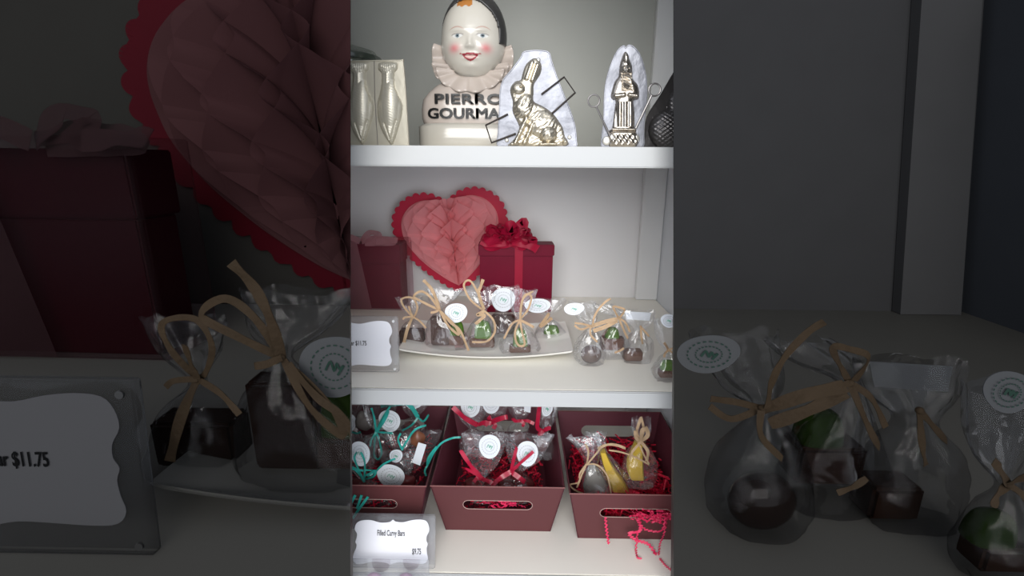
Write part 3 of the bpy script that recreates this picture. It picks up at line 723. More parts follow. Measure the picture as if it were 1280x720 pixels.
plate_r = [(118,668),(118,560),(125,420),(130,300),(150,230),(200,170),(260,90),(290,48),(430,48),(460,110),(490,200),(540,330),(580,430),(610,530),(618,620),(612,668),(500,668),(370,668),(240,668)]
root, pl_, s, tp = mould(RZ, 'flat tin chocolate mould with a sitting rabbit in relief on the top shelf', 'rabbit_mould', plate_r, rabfn, ((180, 85), (570, 668)), .535, ('tin_plate', 'tin_gold'), res=.42)
for pts in ([(395,325),(540,215),(610,315),(465,445)], [(180,452),(38,525),(75,640),(230,580)]):
    MB().tube([pl_(*tp(*q), 2.5) for q in pts], 1.25 * s, 8, 0).build('wire_clip', M('wire'), root)
for q in ((375, 103), (575, 603), (172, 622)):
    c = pl_(*tp(*q), .8); MB().ellip(c, (2.6 * s, 1.6 * s, 2.6 * s), 14, 8).build('rivet', M('tin'), root)
# santa-like figure
SZ = (720, 50, 4.966)
san = [(305,75),(288,105),(272,160),(265,225),(240,262),(222,320),(216,352),(232,372),(246,378),(238,450),(226,540),(205,572),(208,662),(372,662),(376,582),(362,545),(362,450),(356,378),(384,368),(392,340),(382,280),(350,238),(348,170),(330,120)]
def sanfn(X, Z, tp, k):
    g = smooth2([tp(*p) for p in san], 3); H = inflate(g, X, Z, 9, 6); ins = H > 0
    def e(cx, cy, rx, ry, h, rot=0): a, b = tp(cx, cy); return ell(X, Z, a, b, rx / k, ry / k, h, rot)
    def c(a, b, r, h): return caps(X, Z, tp(*a), tp(*b), r / k, h)
    H = np.maximum.reduce([H, e(308, 190, 34, 40, 8.5), e(308, 255, 34, 70, 9), c((240, 350), (290, 345), 20, 9), c((370, 350), (325, 345), 20, 9), e(307, 120, 22, 50, 7), c((222, 556), (362, 556), 12, 8.5), c((222, 572), (362, 572), 10, 8)])
    x = (X - tp(300, 0)[0]) * k; z = (Z - SZ[1]) * k
    H = H + np.where((z > 385) & (z < 540), .9 * np.cos(x * 2 * PI / 34), 0)
    H = H + np.where((z > 205) & (z < 320) & (abs(x - 8) < 34), .5 * np.cos(x * .9 + z * .12), 0)
    H = H + np.where((z > 585), .8 * np.cos(x * .17) * np.cos(z * .12), 0)
    H = H - e(296, 180, 6, 5, 1.2) - e(320, 180, 6, 5, 1.2) + e(308, 192, 6, 9, 1.0)
    return np.where(ins, np.maximum(H, .3), 0)
plate_s = [(165,668),(160,600),(172,500),(175,350),(190,240),(225,130),(260,62),(296,36),(308,50),(322,34),(350,38),(390,80),(420,160),(435,240),(440,330),(430,450),(420,560),(415,668),(330,668),(250,668)]
root, pl_, s, tp = mould(SZ, 'tall oval tin mould with a robed bearded figure in a pointed hat', 'figure_mould', plate_s, sanfn, ((198, 65), (400, 668)), .54, ('tin_plate', 'tin_figure'), res=.45)
for ring, rod, disc in (((108, 380), (212, 600), (190, 625)), ((483, 312), (368, 548), (367, 612))):
    c = pl_(*tp(*ring), 4); rr = 35 / 4.966 * s
    lp = [c + Vector((rr * math.cos(a * PI / 12), 0, rr * math.sin(a * PI / 12))) for a in range(24)]
    d = (Vector((rod[0] - ring[0], 0, -(rod[1] - ring[1])))).normalized()
    mb = MB().tube(lp, 1.0 * s, 8, 0, True).tube([c + d * rr, pl_(*tp(*rod), 3)], 1.2 * s, 8, 0); mb.build('clamp', M('bright_wire'), root)
    MB().ellip(pl_(*tp(*disc), 1.5), (5.5 * s, 2.2 * s, 5.5 * s), 18, 10).build('round_foot', M('tin'), root)
# dark mould far right
def dkfn(X, Z, tp, k):
    a, b = tp(600, 560); H = np.maximum(ell(X, Z, a, b, 150 / k, 130 / k, 14), ell(X, Z, *tp(640, 420), 75 / k, 110 / k, 9))
    return np.where(H > 0, H + .5 * np.sin(X * .9) * np.sin(Z * 1.2), 0)
mould(SZ, 'dark tarnished metal mould with sloping top at the right end of the top shelf', 'dark_mould', [(428,668),(428,600),(440,480),(520,350),(605,205),(660,120),(740,130),(800,300),(830,480),(840,668),(640,668)], dkfn, ((440, 300), (790, 668)), .555, ('dark_tin', 'dark_tin'), res=.7)
# fish mould
FZ = (430, 40, 4.8)
fish = [(210,190),(240,181),(310,183),(323,200),(318,228),(302,248),(305,330),(330,390),(350,440),(346,500),(330,560),(300,650),(285,668),(270,655),(235,600),(212,540),(203,480),(205,420),(225,330),(228,250),(209,226)]
def fishfn(X, Z, tp, k):
    out = np.zeros(X.shape)
    for sh in (0, -172):
        g = smooth2([tp(a + sh, b) for a, b in fish], 3); H = inflate(g, X, Z, 13, 8); ins = H > 0
        H = np.maximum(H, ell(X, Z, *tp(278 + sh, 440), 62 / k, 170 / k, 11))
        for a, b in (((250, 550), (282, 640)), ((318, 530), (288, 640))): H = H - caps(X, Z, tp(a[0] + sh, a[1]), tp(b[0] + sh, b[1]), 7 / k, 1.6)
        H = H + .12 * np.cos(Z * 1.9 + X) * np.cos(X * 1.9)
        H = H + .3 * np.cos((X) * 2.6) * (Z < tp(0, 250)[1])
        out = np.maximum(out, np.where(ins, np.maximum(H, .3), 0))
    return out
root, pl_, s, tp = mould(FZ, 'cream tin mould with two fish shapes side by side, left on the top shelf', 'fish_mould', [(-25,178),(0,176),(180,172),(340,170),(352,176),(366,320),(386,674),(384,680),(180,680),(-20,680),(-25,670)], fishfn, ((-10, 170), (360, 680)), .55, ('tin_cream', 'tin_cream'), th=6, res=.6)
MB().tube([pl_(*tp(182, 176), .2), pl_(*tp(186, 400), .2), pl_(*tp(203, 676), .2)], .5 * s, 6, 2).build('seam', M('bright_wire'), root)
# glass jar behind
cj = P(424, 73, .70); rj = 52 * TOP.mpp(424, 73, .70)
root = thing('glass_jar', 'glass jar with dark rim standing behind the fish mould', 'jar', Vector((cj.x, .70, Z1)))
zt = cj.z - Z1
MB().lathe([(0, .001), (rj * .8, .001), (rj * .95, .02), (rj * .97, zt * .8), (rj * .9, zt - .004), (rj * .87, zt - .004), (rj * .93, zt * .8), (rj * .9, .024), (0, .006)], (cj.x, .70, Z1), 48).build('jar_body', F_glass(), root)
MB().lathe([(rj * .93, zt - .006), (rj, zt - .006), (rj * 1.01, zt - .002), (rj * .99, zt + .001), (rj * .93, zt)], (cj.x, .70, Z1), 64).build('rim', mat('rim_green', (.035, .045, .035), .2, spec=.7), root)
MB().lathe([(rj * .93, zt + .0005), (rj * .85, zt + .008), (rj * .5, zt + .014), (0, zt + .016)], (cj.x, .70, Z1), 64).build('lid', F_glass(), root)

# ------------------------------------------------------------------ ceramic bust
YBu = .66
sb = TOP.mpp(590, 100, YBu)
cb = P(590, 183, YBu); root = thing('ceramic_bust', 'glossy ceramic bust with black cap and ruffled collar behind the rabbit mould', 'bust', Vector((cb.x, YBu, Z1 + .0004)))
def bz(py): return P(590, py, YBu).z
def bx(px, py): return P(px, py, YBu).x
def sup(c, rx, ry, z, n=72, e=.42):
    return [Vector((c[0] + rx * math.copysign(abs(math.cos(2 * PI * j / n)) ** e, math.cos(2 * PI * j / n)), c[1] + ry * math.copysign(abs(math.sin(2 * PI * j / n)) ** e, math.sin(2 * PI * j / n)), z)) for j in range(n)]
cxb = bx(593, 150)
z0 = Z1 + .0004
rows = [sup((cxb, YBu), 1e-4, 1e-4, z0)] + [sup((cxb, YBu), rx * sb, ry * sb, z) for rx, ry, z in ((67, 38, z0), (68, 39, z0 + .002), (68, 39, bz(160)), (63, 37, bz(157)), (60, 35, bz(156)))] + [sup((cxb, YBu), 1e-4, 1e-4, bz(156))]
MB().grid(rows, True).build('base', M('ceramic'), root)
rows = [sup((cxb, YBu), 1e-4, 1e-4, bz(155.9))] + [sup((cxb, YBu), rx * sb, ry * sb, bz(v)) for rx, ry, v in ((62, 32, 155.9), (64, 33, 150), (64, 32, 138), (62, 30, 127), (55, 28, 118), (46, 25, 110), (34, 22, 103), (20, 17, 97), (16, 16, 85))] + [sup((cxb, YBu), 1e-4, 1e-4, bz(84))]
MB().grid(rows, True).build('shoulders', M('ceramic_pink'), root)
for txt, x, y, sz, sp in (('PIERROT', 596.5, 128.2, 15.5, 1.06), ('GOURMAND', 598, 145.6, 16.5, 1.0)):
    vs, fs = text_mesh(txt, sz * sb, bold=0, xs=1.0 if txt[0] == 'P' else .97, space=sp, extr=.0014)
    wd = max(v.x for v in vs) - min(v.x for v in vs); want = (97 if txt[0] == 'P' else 117) * sb
    ty = 32 if txt[0] == 'P' else 33.6
    lt = MB()
    for ox_, oz_ in ((-.55, .35), (.55, .35), (-.55, -.35), (.55, -.35), (0, 0)): lt.add([Vector((bx(x, y) + ox_ * sb + v.x * want / wd, YBu - (ty * sb) * max(0, 1 - abs(v.x * want / wd / (64.5 * sb)) ** 4.76) ** .21 - v.z - .0012, bz(y) + v.y + oz_ * sb)) for v in vs], fs)
    lt.build('lettering', M('black_ink'), root, smooth=False)
# head with painted face
HC = Vector((bx(592, 55), YBu - 6 * sb, bz(52)))
RX, RY, RZ_ = 38 * sb, 36 * sb, 48 * sb
def gauss(x, z, cx, cz, sx, sz): return math.exp(-((x - cx) / sx) ** 2 - ((z - cz) / sz) ** 2)
nu, nv = 220, 200; verts = []; cols = []; fcs = []
base_c = (.52, .49, .43)
def mixc(a, b, t): t = max(0, min(1, t)); return tuple(a[i] * (1 - t) + b[i] * t for i in range(3))
def band(d, w): return 1 - min(1, max(0, (abs(d) - w) / .7))
for i in range(nv + 1):
    ph = -PI / 2 + PI * i / nv
    for j in range(nu):
        th = 2 * PI * j / nu; d = Vector((math.cos(ph) * math.sin(th), -math.cos(ph) * math.cos(th), math.sin(ph)))
        v = Vector((d.x * RX, d.y * RY, d.z * RZ_))
        # face px coordinates relative to face centre (front only)
        fx = v.x / sb; fz = v.z / sb; front = d.y < 0
        # head shape: full cheeks, rounder chin
        k = 1 + .06 * math.exp(-((fz + 18) / 16) ** 2) * (abs(d.x)) - .07 * max(0, -fz - 30) / 18
        v.x *= k
        fx = v.x / sb
        if front:
            X_ = (fx + .8) / .92; Z_ = (fz + 8.2) / .76        # face turned slightly to its right
            disp = 2.6 * gauss(X_, Z_, 0, -1, 3.4, 9) + 2.8 * gauss(X_, Z_, 0, -6, 4.6, 4.4)      # nose
            disp += 1.2 * gauss(X_, Z_, -4, -7, 2, 2) + 1.2 * gauss(X_, Z_, 4, -7, 2, 2)
            disp -= 3.0 * gauss(X_, Z_, -16, 8, 7.5, 4.5) + 3.0 * gauss(X_, Z_, 16, 8, 7.5, 4.5)   # sockets
            disp += 2.0 * gauss(X_, Z_, -16, 8.5, 4.5, 2.6) + 2.0 * gauss(X_, Z_, 16, 8.5, 4.5, 2.6) # lids
            disp += 2.2 * gauss(X_, Z_, -17, -9, 8, 7) + 2.2 * gauss(X_, Z_, 17, -9, 8, 7)          # cheeks
            disp += 2.4 * gauss(X_, Z_, 0, -17, 9, 2.4) + 2.6 * gauss(X_, Z_, 0, -23, 7, 2.4) - 2.2 * gauss(X_, Z_, 0, -20, 8, 1.2)
            disp += 2.6 * gauss(X_, Z_, 0, -33, 9, 5)                                               # chin
            disp += 1.0 * gauss(X_, Z_, -16, 16, 9, 2.5) + 1.0 * gauss(X_, Z_, 16, 16, 9, 2.5)
            v += Vector((d.x * .3, d.y, 0)) * disp * sb
        c = base_c
        if front:
            X_ = (fx + .8) / .92; Z_ = (fz + 8.2) / .76
            for sx_ in (-1, 1):
                c = mixc(c, (.66, .16, .18), .75 * gauss(X_, Z_, sx_ * 20, -9, 6.5, 6))
                # eyebrow arc
                bx_ = (X_ * sx_ - 16.5) / 10
                if abs(bx_) < 1: c = mixc(c, (.36, .14, .10), .75 * band(Z_ - (20.5 - 4.5 * bx_ * bx_), .25) * (1 - bx_ ** 4))
                # eye
                ex, ez = (X_ * sx_ - 16) / 6.6, (Z_ - 8.2) / 2.7
                if ex * ex + ez * ez < 1: c = mixc(c, (.66, .66, .64), .8)
                rr = math.hypot(X_ * sx_ - 16, Z_ - 8.3)
                if rr < 2.9 and ex * ex + ez * ez < 1.1: c = mixc(c, (.15, .20, .22), min(1, (2.9 - rr) * 2))
                if rr < 1.4: c = (.015, .015, .02)
                if abs(ex) < 1.25: c = mixc(c, (.10, .08, .08), .75 * band(Z_ - (8.2 + 2.9 * math.sqrt(max(0, 1 - (ex / 1.25) ** 2))), .2) * (1 if abs(ex) < 1.15 else .4))
            # mouth (smiling, open)
            mx_ = X_ / 10.5
            if abs(mx_) < 1.05:
                up = -16.2 - 0.2 * abs(X_) * 0 + 1.0 * math.exp(-((abs(X_) - 3) / 2) ** 2) - .6 * mx_ * mx_ * 0
                lo = -26.5 + 9.0 * mx_ * mx_
                up2 = up - 1.2 * mx_ * mx_ * .5
                if lo < Z_ < up2:
                    e = min(Z_ - lo, up2 - Z_); c = mixc((.30, .035, .05), (.60, .42, .38), (e - 2.3) * 1.2 if abs(mx_) < .62 else 0)
            if abs(abs(X_) - 12.3) < 1.3 and abs(Z_ + 16.8) < 1.0: c = (.35, .10, .10)
            # fringe of orange hair
            if fz > 30.0 + 1.0 * math.sin(fx * .8) and abs(fx + 7) < 9: c = (.42, .17, .04)
            if fx > 27 and 2 < fz < 20 and fx > 34 - .20 * fz * 1.2: c = (.40, .17, .06)
        verts.append(HC + v); cols.append(c)
for i in range(nv):
    for j in range(nu):
        k = (j + 1) % nu; fcs.append((i * nu + j, i * nu + k, (i + 1) * nu + k, (i + 1) * nu + j))
me = bpy.data.meshes.new('head'); me.from_pydata([v - Vector(root.location) for v in verts], [], fcs); me.update()
ca = me.color_attributes.new('paint', 'FLOAT_COLOR', 'POINT')
for i, c in enumerate(cols): ca.data[i].color = (*c, 1)
for p in me.polygons: p.use_smooth = True
me.materials.append(vcol_mat('painted_face', .14)); ho = bpy.data.objects.new('head', me); C.objects.link(ho); ho.parent = root
# cap
rows = []; mbc = MB(); cc = HC + Vector((1.5 * sb, 2 * sb, 2.5 * sb)); idx = {}; vs = []; fs = []
NU, NV = 120, 90
g = [[None] * NU for _ in range(NV + 1)]
def cap_in(d):
    x = d.x * 40; z = d.z * 50
    if d.y > .25: return z > -18
    inface = ((x + 4.5) / 36.5) ** 2 + ((z + 2) / 38) ** 2 < 1
    return (not inface) and z > -6 - (6 if x > 0 else 0)
for i in range(NV + 1):
    for j in range(NU):
        ph = -PI / 2 + PI * i / NV; th = 2 * PI * j / NU; d = Vector((math.cos(ph) * math.sin(th), -math.cos(ph) * math.cos(th), math.sin(ph)))
        g[i][j] = (cap_in(d), cc + Vector((d.x * 39.5 * sb, d.y * 39 * sb, d.z * 50.5 * sb)))
for i in range(NV):
    for j in range(NU):
        k = (j + 1) % NU; q = [(i, j), (i, k), (i + 1, k), (i + 1, j)]
        if sum(g[a][b][0] for a, b in q) >= 3: 
            o = len(vs); vs += [g[a][b][1] for a, b in q]; fs.append((o, o + 1, o + 2, o + 3))
co = MB().add(vs, fs).build('cap', M('black_glaze'), root)
md = co.modifiers.new('s', 'SOLIDIFY'); md.thickness = 2 * sb; md.offset = -1
# ruffled collar
def ruffle(cx, cy, r0, r1, v0, v1, a0, a1, npl, amp, yb, name, m):
    n = 260; rows = []
    for q in range(9):
        t = q / 8; row = []
        for i in range(n + 1):
            a = a0 + (a1 - a0) * i / n; w = math.sin(npl * (a - a0)) 
            rx = (r0 + (r1 - r0) * t) ; rz = (v0 + (v1 - v0) * t)
            row.append(Vector((bx(cx, cy) + rx * sb * math.cos(a), YBu + (yb - 8 * t + abs(math.cos(a)) * 8) * sb - w * amp * t * sb, bz(cy) + (rz + 1.2 * w * t) * sb * math.sin(a))))
        rows.append(row)
    o = MB().grid(rows).build(name, m, root); md = o.modifiers.new('s', 'SOLIDIFY'); md.thickness = 1.6 * sb; return o
ruffle(592, 74, 30, 50, 30, 42, R(-200), R(20), 13, 2.4, -12, 'collar', M('ceramic_pink'))
ruffle(590, 86, 24, 46, 12, 28, R(-190), R(10), 12, 2.6, -20, 'collar_frill', M('ceramic_pink'))
ruffle(590, 92, 20, 41, 8, 26, R(-185), R(5), 11, 2.2, -24, 'lower_frill', M('ceramic_pink'))

# ------------------------------------------------------------------ bins
def slot(cx, cz, hw, hh, f, n=12):
    pts = []
    for k in range(n + 1): a = -PI / 2 + PI * k / n; pts.append(f(cx + hw - hh + hh * math.cos(a), cz + hh * math.sin(a)))
    for k in range(n + 1): a = PI / 2 + PI * k / n; pts.append(f(cx - hw + hh + hh * math.cos(a), cz + hh * math.sin(a)))
    return pts
def tray(cx, y0, label, wb=.150, wt=.182, lb=.185, H=.085, fl=.016, rz=0):
    z0 = Z3 + .0004; root = thing('gift_tray', label, 'tray', Vector((cx, y0, z0)))
    rm = Matrix.Rotation(rz, 3, 'Z'); o = Vector((cx, y0, z0)); T = lambda v: o + rm @ Vector(v)
    th = .0016; x0, x1 = wb / 2, wt / 2
    fp = lambda x, z: T((x, -fl * z / H, z)); bp = lambda x, z: T((x, lb + fl * z / H, z))
    MB().prism([fp(-x0, 0), fp(x0, 0), fp(x1, H), fp(-x1, H)], th, [slot(0, H * .60, .048, .0082, fp)], rm @ Vector((0, 1, 0))).build('front_panel', M('bin_card'), root, smooth=False)
    MB().prism([bp(-x0, 0), bp(x0, 0), bp(x1, H), bp(-x1, H)], th, [slot(0, H * .60, .048, .0100, bp)], rm @ Vector((0, -1, 0))).build('back_panel', M('bin_in'), root, smooth=False)
    for sg in (-1, 1):
        MB().prism([T((sg * x0, 0, 0)), T((sg * x0, lb, 0)), T((sg * x1, lb + fl, H)), T((sg * x1, -fl, H))], th, (), rm @ Vector((-sg, 0, 0))).build('side_panel', M('bin_in'), root, smooth=False)
    MB().prism([T((-x0, 0, .0002)), T((x0, 0, .0002)), T((x0, lb, .0002)), T((-x0, lb, .0002))], .0012, (), Vector((0, 0, 1))).build('bottom', M('bin_in'), root, smooth=False)
    # pale card edge round the slot and the rim
    MB().tube(slot(0, H * .60, .048, .0082, lambda x, z: fp(x, z) + rm @ Vector((0, -.0002, 0))), .0005, 6, 0, True).build('slot_edge', M('bin_edge'), root)
    MB().tube([T((-x1, -fl, H)), T((x1, -fl, H)), T((x1, lb + fl, H)), T((-x1, lb + fl, H))], .0009, 6, 0, True).build('rim', mat('rim_card', (.22, .09, .085), .6), root)
    return T
def zig(mb, p, d, n, step, w, rnd, amp=None):
    p = Vector(p); amp = amp or step * .7; up = Vector((rnd.uniform(-1, 1), rnd.uniform(-1, 1), rnd.uniform(-.3, 1))).normalized(); pts = []
    for i in range(n): pts.append(p + d * step * i + up * (amp if i % 2 else -amp) * .5)
    for i in range(n - 1):
        a, b = pts[i], pts[i + 1]; sd = (b - a).cross(up).normalized() * w / 2
        mb.add([a - sd, a + sd, b + sd, b - sd], [(0, 1, 2, 3)])
def crinkle(T, label, n, x, y, zb, zt, seed, m='crinkle', hole=None):
    rnd = random.Random(seed); mb = MB()
    for i in range(n):
        px, py = rnd.uniform(-x, x), rnd.uniform(*y); z = rnd.uniform(zb, zt + .006 * noise.noise(Vector((px * 40, py * 40, seed))))
        if hole and hole(px, py): z = rnd.uniform(zb, zb + .01)
        d = Vector((rnd.uniform(-1, 1), rnd.uniform(-1, 1), rnd.uniform(-.4, .4))).normalized(); q = T((px, py, z))
        k = rnd.randint(5, 9)
        d2 = T((px, py, z)) + d * .0028 * k
        loc = d2 - T((0, 0, 0))
        if abs(loc.x) > x + .004 or loc.y < y[0] - .004 or loc.y > y[1] + .004 or loc.z < .004: d = -d * .4
        zig(mb, q, d, k, .0028, .0022, rnd)
    return tag(mb.build('shredded_paper', M(m), smooth=False), label, 'shredded paper', kind='stuff')
Yf_ = .574
cC = PZ(622.5, 663.5, Z3); TC = tray(cC.x, cC.y, 'maroon card tray in the middle filled with red ribboned bags')
cR_ = PZ(797, 674, Z3); wl = PZ(722, 673, Z3).x; TR = tray(wl + .075, cR_.y, 'maroon card tray on the right with yellow pieces and red shreds hanging from its slot')
cL = PZ(500, 659, Z3); xr2 = P(533, 607, cC.y - .016).x; TL = tray(xr2 - .091, cC.y - .001, 'maroon card tray on the left filled with teal ribboned bags')
crinkle(TC, 'red crinkled paper shreds in the middle tray', 520, .066, (.006, .178), .006, .040, 1)
crinkle(TL, 'red crinkled paper shreds in the left tray', 420, .066, (.006, .178), .006, .040, 2)
crinkle(TR, 'red crinkled paper shreds lining the right tray', 1500, .070, (.006, .180), .008, .050, 3)
# hanging strands
rnd = random.Random(5); B4 = lambda L: z6(430, 480, 3, L)
Yr = TR((0, 0, 0)).y - .012
for i, (pts, lab, w) in enumerate((([(980,500),(985,550),(992,598)], 'short straight red shred hanging at the left end of the right tray slot', 1.0),
        ([(1105,505),(1110,550),(1070,560),(1095,585),(1140,600),(1170,640)], 'long thick red shred looping below the right tray slot', 1.4),
        ([(1100,510),(1130,545),(1190,550),(1205,500)], 'looped red shred across the right tray slot', .9),
        ([(1210,505),(1200,560),(1185,600),(1180,640)], 'wavy red shred at the right end of the right tray slot', .7),
        ([(1100,560),(1095,620),(1100,650),(1115,655)], 'thin red shred curling onto the shelf below the right tray', .7),
        ([(1185,655),(1205,680),(1230,700)], 'thin red shred lying on the shelf edge at lower right', .7))):
    p = []
    for j, (a, b) in enumerate(B4(pts)):
        q = P(a, b, Yr - .006 - .002 * (i % 3))
        if q.z < Z3 + .001: q = PZ(a, b, Z3 + .0012)
        p.append(q)
    pp = cat(p, 8); z = [v + Vector((.0011 if k % 2 else -.0011, 0, .0006 if k % 2 else -.0006)) for k, v in enumerate(pp)]
    for v in z: v.z = max(v.z, Z3 + .0008)
    o = MB().strip(z, .0026 * w, .0002, 1).build('paper_shred', M('crinkle_bright'), smooth=False); tag(o, lab, 'paper shred')
rr = random.Random(9); mb = MB()
for i in range(60):
    px = rr.uniform(.0, .044); q = TR((px, -.012 - rr.uniform(0, .004), .051 + rr.uniform(-.007, .007))); d = Vector((rr.uniform(-1, 1), rr.uniform(-.2, .2), rr.uniform(-.35, .35))).normalized()
    zig(mb, q, d, 6, .0026, .0022, rr)
tag(mb.build('shredded_paper', M('crinkle_bright'), smooth=False), 'bright red shreds bunched in the slot of the right tray', 'shredded paper', kind='stuff')
rr = random.Random(19); mb = MB()
for i in range(34):
    q = TC((rr.uniform(-.012, .036), -.006 + rr.uniform(0, .006), .048 + rr.uniform(-.003, .007))); d = Vector((rr.uniform(-1, 1), rr.uniform(-.1, .1), rr.uniform(-.35, .35))).normalized()
    zig(mb, q, d, 5, .0026, .0022, rr)
tag(mb.build('shredded_paper', M('crinkle_bright'), smooth=False), 'bright red shreds showing in the slot of the middle tray', 'shredded paper', kind='stuff')

# ---- bags in the bins
BOT.zfloor = Z3 + .02
BL = lambda L: z6(436, 495, 6, L); BC = lambda L: z6(540, 495, 5.76, L)
def sweets(Y, items, lab, mt='choc'):
    for i, (px, py, rx, rz) in enumerate(items):
        s = BOT.mpp(px, py, Y); c = P(px, py, Y); k = thing('chocolate_piece', lab[i], 'chocolate', c)
        MB().ellip(c, (rx * s, 7 * s, rz * s), 18, 10, wob=.25, seed=px).build('shell', M(mt) if isinstance(mt, str) else mt, k)
def vbag(x, yb, yn, yt, wb, wt, skew=0):   # bottom, neck, flared top
    return [(x, yb, wb * .8, 9, 0), (x, yb - (yb - yn) * .35, wb, 12, 1), (x, yn + (yb - yn) * .2, wb * .7, 9, 2), (x + skew * .2, yn, 4, 3, 3), (x + skew * .6, yn - (yn - yt) * .35, wt * .65, 4, 6), (x + skew, yt, wt, 3, 12)]
Yc = .605
bag = lambda lab, st, Y, seed, strokes, m='satin_red', w=3, stk=(): plainbag(BOT, lab, st, Y, seed, strokes, w, m, 'ribbon', stk, 10, crk=.6)
reds = mat('dark_red_choc', (.13, .02, .022), .35, var=.3)
# middle tray, front row
r, s = bag('red ribboned cellophane bag at front left of the middle tray', vbag(604, 624, 597, 541, 20, 28, 1), Yc, 61.3, [W(BC([(370,600),(330,560),(270,490),(205,390)]), 5), W(BC([(370,600),(330,590),(300,620)]), 5), W(BC([(370,600),(420,620),(440,640)]), 5), W(BC([(370,600),(350,580),(240,520)]), 4)], stk=[(612, 558, 14, 14.5, 7)])
sweets(Yc - .002, [(590, 606, 11, 9), (614, 607, 11, 9)], ['dark chocolate at left in the front left bag of the middle tray', 'dark chocolate at right in the front left bag of the middle tray'], reds)
r, s = bag('red ribboned cellophane bag at front right of the middle tray', vbag(645, 624, 590, 543, 22, 30, 18), Yc + .004, 67.7, [W(BC([(568,545),(590,450),(610,370)]), 4), W(BC([(568,545),(650,470),(730,400)]), 4), W(BC([(568,545),(480,600),(435,640)]), 6), W(BC([(568,545),(630,590),(670,620)]), 6)], stk=[(659, 567, 14, 15.5, 9)])
sweets(Yc + .004, [(634, 608, 11, 8), (656, 605, 11, 9), (646, 596, 8, 8)], ['dark chocolate below the crossed ribbon of the front right bag in the middle tray', 'dark chocolate under the sticker of the front right bag in the middle tray', 'small dark chocolate at the centre of the front right bag in the middle tray'], reds)
# middle tray, back row
Yk = .685
r, s = bag('sticker topped bag at back left of the middle tray', vbag(592, 566, 536, 492, 18, 24, -4), Yk, 71.1, [W(BC([(330,210),(240,160),(150,80)]), 6), W(BC([(330,210),(380,190),(430,200)]), 5)], stk=[(588, 509, 11.5, 13, 7)])
r, s = bag('sticker topped bag second from left in the back row of the middle tray', vbag(616, 566, 529, 488, 18, 22, 2), Yk + .004, 73.9, [W(BC([(430,185),(500,160),(545,150)]), 6), W(BC([(430,185),(390,200),(380,215)]), 6), W(BC([(430,185),(455,210),(440,235)]), 5), W(BC([(430, 185), (410, 165), (425, 150)]), 5)], stk=[(614, 505, 11.5, 11.5, 7)])
r, s = bag('plain topped bag third from left in the back row of the middle tray', vbag(648, 566, 527, 488, 17, 20, 3), Yk + .002, 77.7, [W(BC([(640,178),(690,180),(735,200)]), 4), W(BC([(640,178),(600,180),(580,160)]), 4), W(BC([(640,178),(660,200),(650,220)]), 4)])
lb = MB().prism([P(a, b, Yk - .008) for a, b in ((656, 501), (664, 501), (663, 516), (655, 514))], .0004); lb.build('paper_label', M('sticker'), r, smooth=False)
r, s = bag('red ribboned bag at the back right corner of the middle tray', vbag(680, 570, 541, 490, 14, 17, 6), Yk, 83.1, [W(BC([(800,255),(760,230),(765,150),(775,60)]), 5), W(BC([(800,255),(830,235),(855,230)]), 5), W(BC([(800,255),(785,270),(760,275)]), 5)], stk=[(684, 511, 6.5, 10, 8, 12)])
sweets(Yk + .004, [(588, 550, 10, 9), (617, 550, 11, 9), (648, 548, 11, 9), (677, 556, 9, 9)], ['dark chocolate in the back left bag of the middle tray', 'dark chocolate in the second bag of the back row, middle tray', 'dark chocolate in the third bag of the back row, middle tray', 'dark chocolate in the back right corner bag, middle tray'], reds)
# left tray
tl = lambda *a, **k: bag(*a, m='teal', w=2.4, **k)
Yl = .605
tl('teal ribboned bag with round sticker at front left of the left tray', vbag(456, 624, 601, 545, 20, 24, -6), Yl, 91.3, [BL([(115,640),(120,500),(90,420)]), W(BL([(115,640),(60,560),(15,530)]), 3.5), BL([(115,600),(160,580),(200,560),(190,600),(125,625)]), BL([(110,560),(40,550),(10,545)]), BL([(115,640),(45,480),(62,420)])], stk=[(450, 567, 12.5, 15.5, 9)])
tl('bag with the largest round sticker at the front of the left tray', vbag(494, 628, 604, 562, 22, 25, 4), Yl + .002, 97.7, [BL([(200,570),(250,520),(300,490),(350,470)]), BL([(200,570),(170,590),(140,600)]), BL([(200,570),(180,560),(120,555)])], stk=[(488.5, 595, 17.5, 14.5, 12, 8)])
tl('bag with narrow white label at the right side of the left tray', vbag(508, 620, 592, 538, 14, 22, 22), Yl + .04, 101.1, [BL([(590,520),(640,420),(700,350),(780,315),(840,310)]), W(BL([(590,520),(600,460),(660,380)]), 3), BL([(590,520),(570,560),(580,600)])])
o = C.objects[-1] if False else None
lb = MB().prism([P(a, b, Yl + .004) for a, b in ((523, 553), (533, 556), (525, 582), (515, 578))], .0004)
lb.build('paper_label', M('sticker'), [q for q in bpy.data.objects if q.get('label', '').startswith('bag with narrow white label')][0], smooth=False)
tl('teal ribboned bag with looped bow in the middle of the left tray', vbag(471, 578, 540, 498, 22, 24, 5), .66, 103.9, [BL([(205,270),(250,170),(310,80)]), BL([(205,270),(230,340),(245,430),(220,475),(190,440),(195,340),(205,270)]), BL([(205,270),(190,160),(170,90)]), BL([(205,270),(270,275),(330,280)]), W(BL([(205,270),(260,190),(300,110)]), 4), BL([(205,270),(170,330),(160,380)])], stk=[(487, 526, 13.5, 13.5, 7)])
tl('bag with small round sticker near the centre of the left tray', vbag(500, 596, 566, 540, 16, 18, 0), .622, 107.3, [BL([(400,400),(440,330),(500,250),(580,220)]), BL([(400,400),(370,330),(390,280)])], stk=[(495, 570, 8, 8.5, 9)])
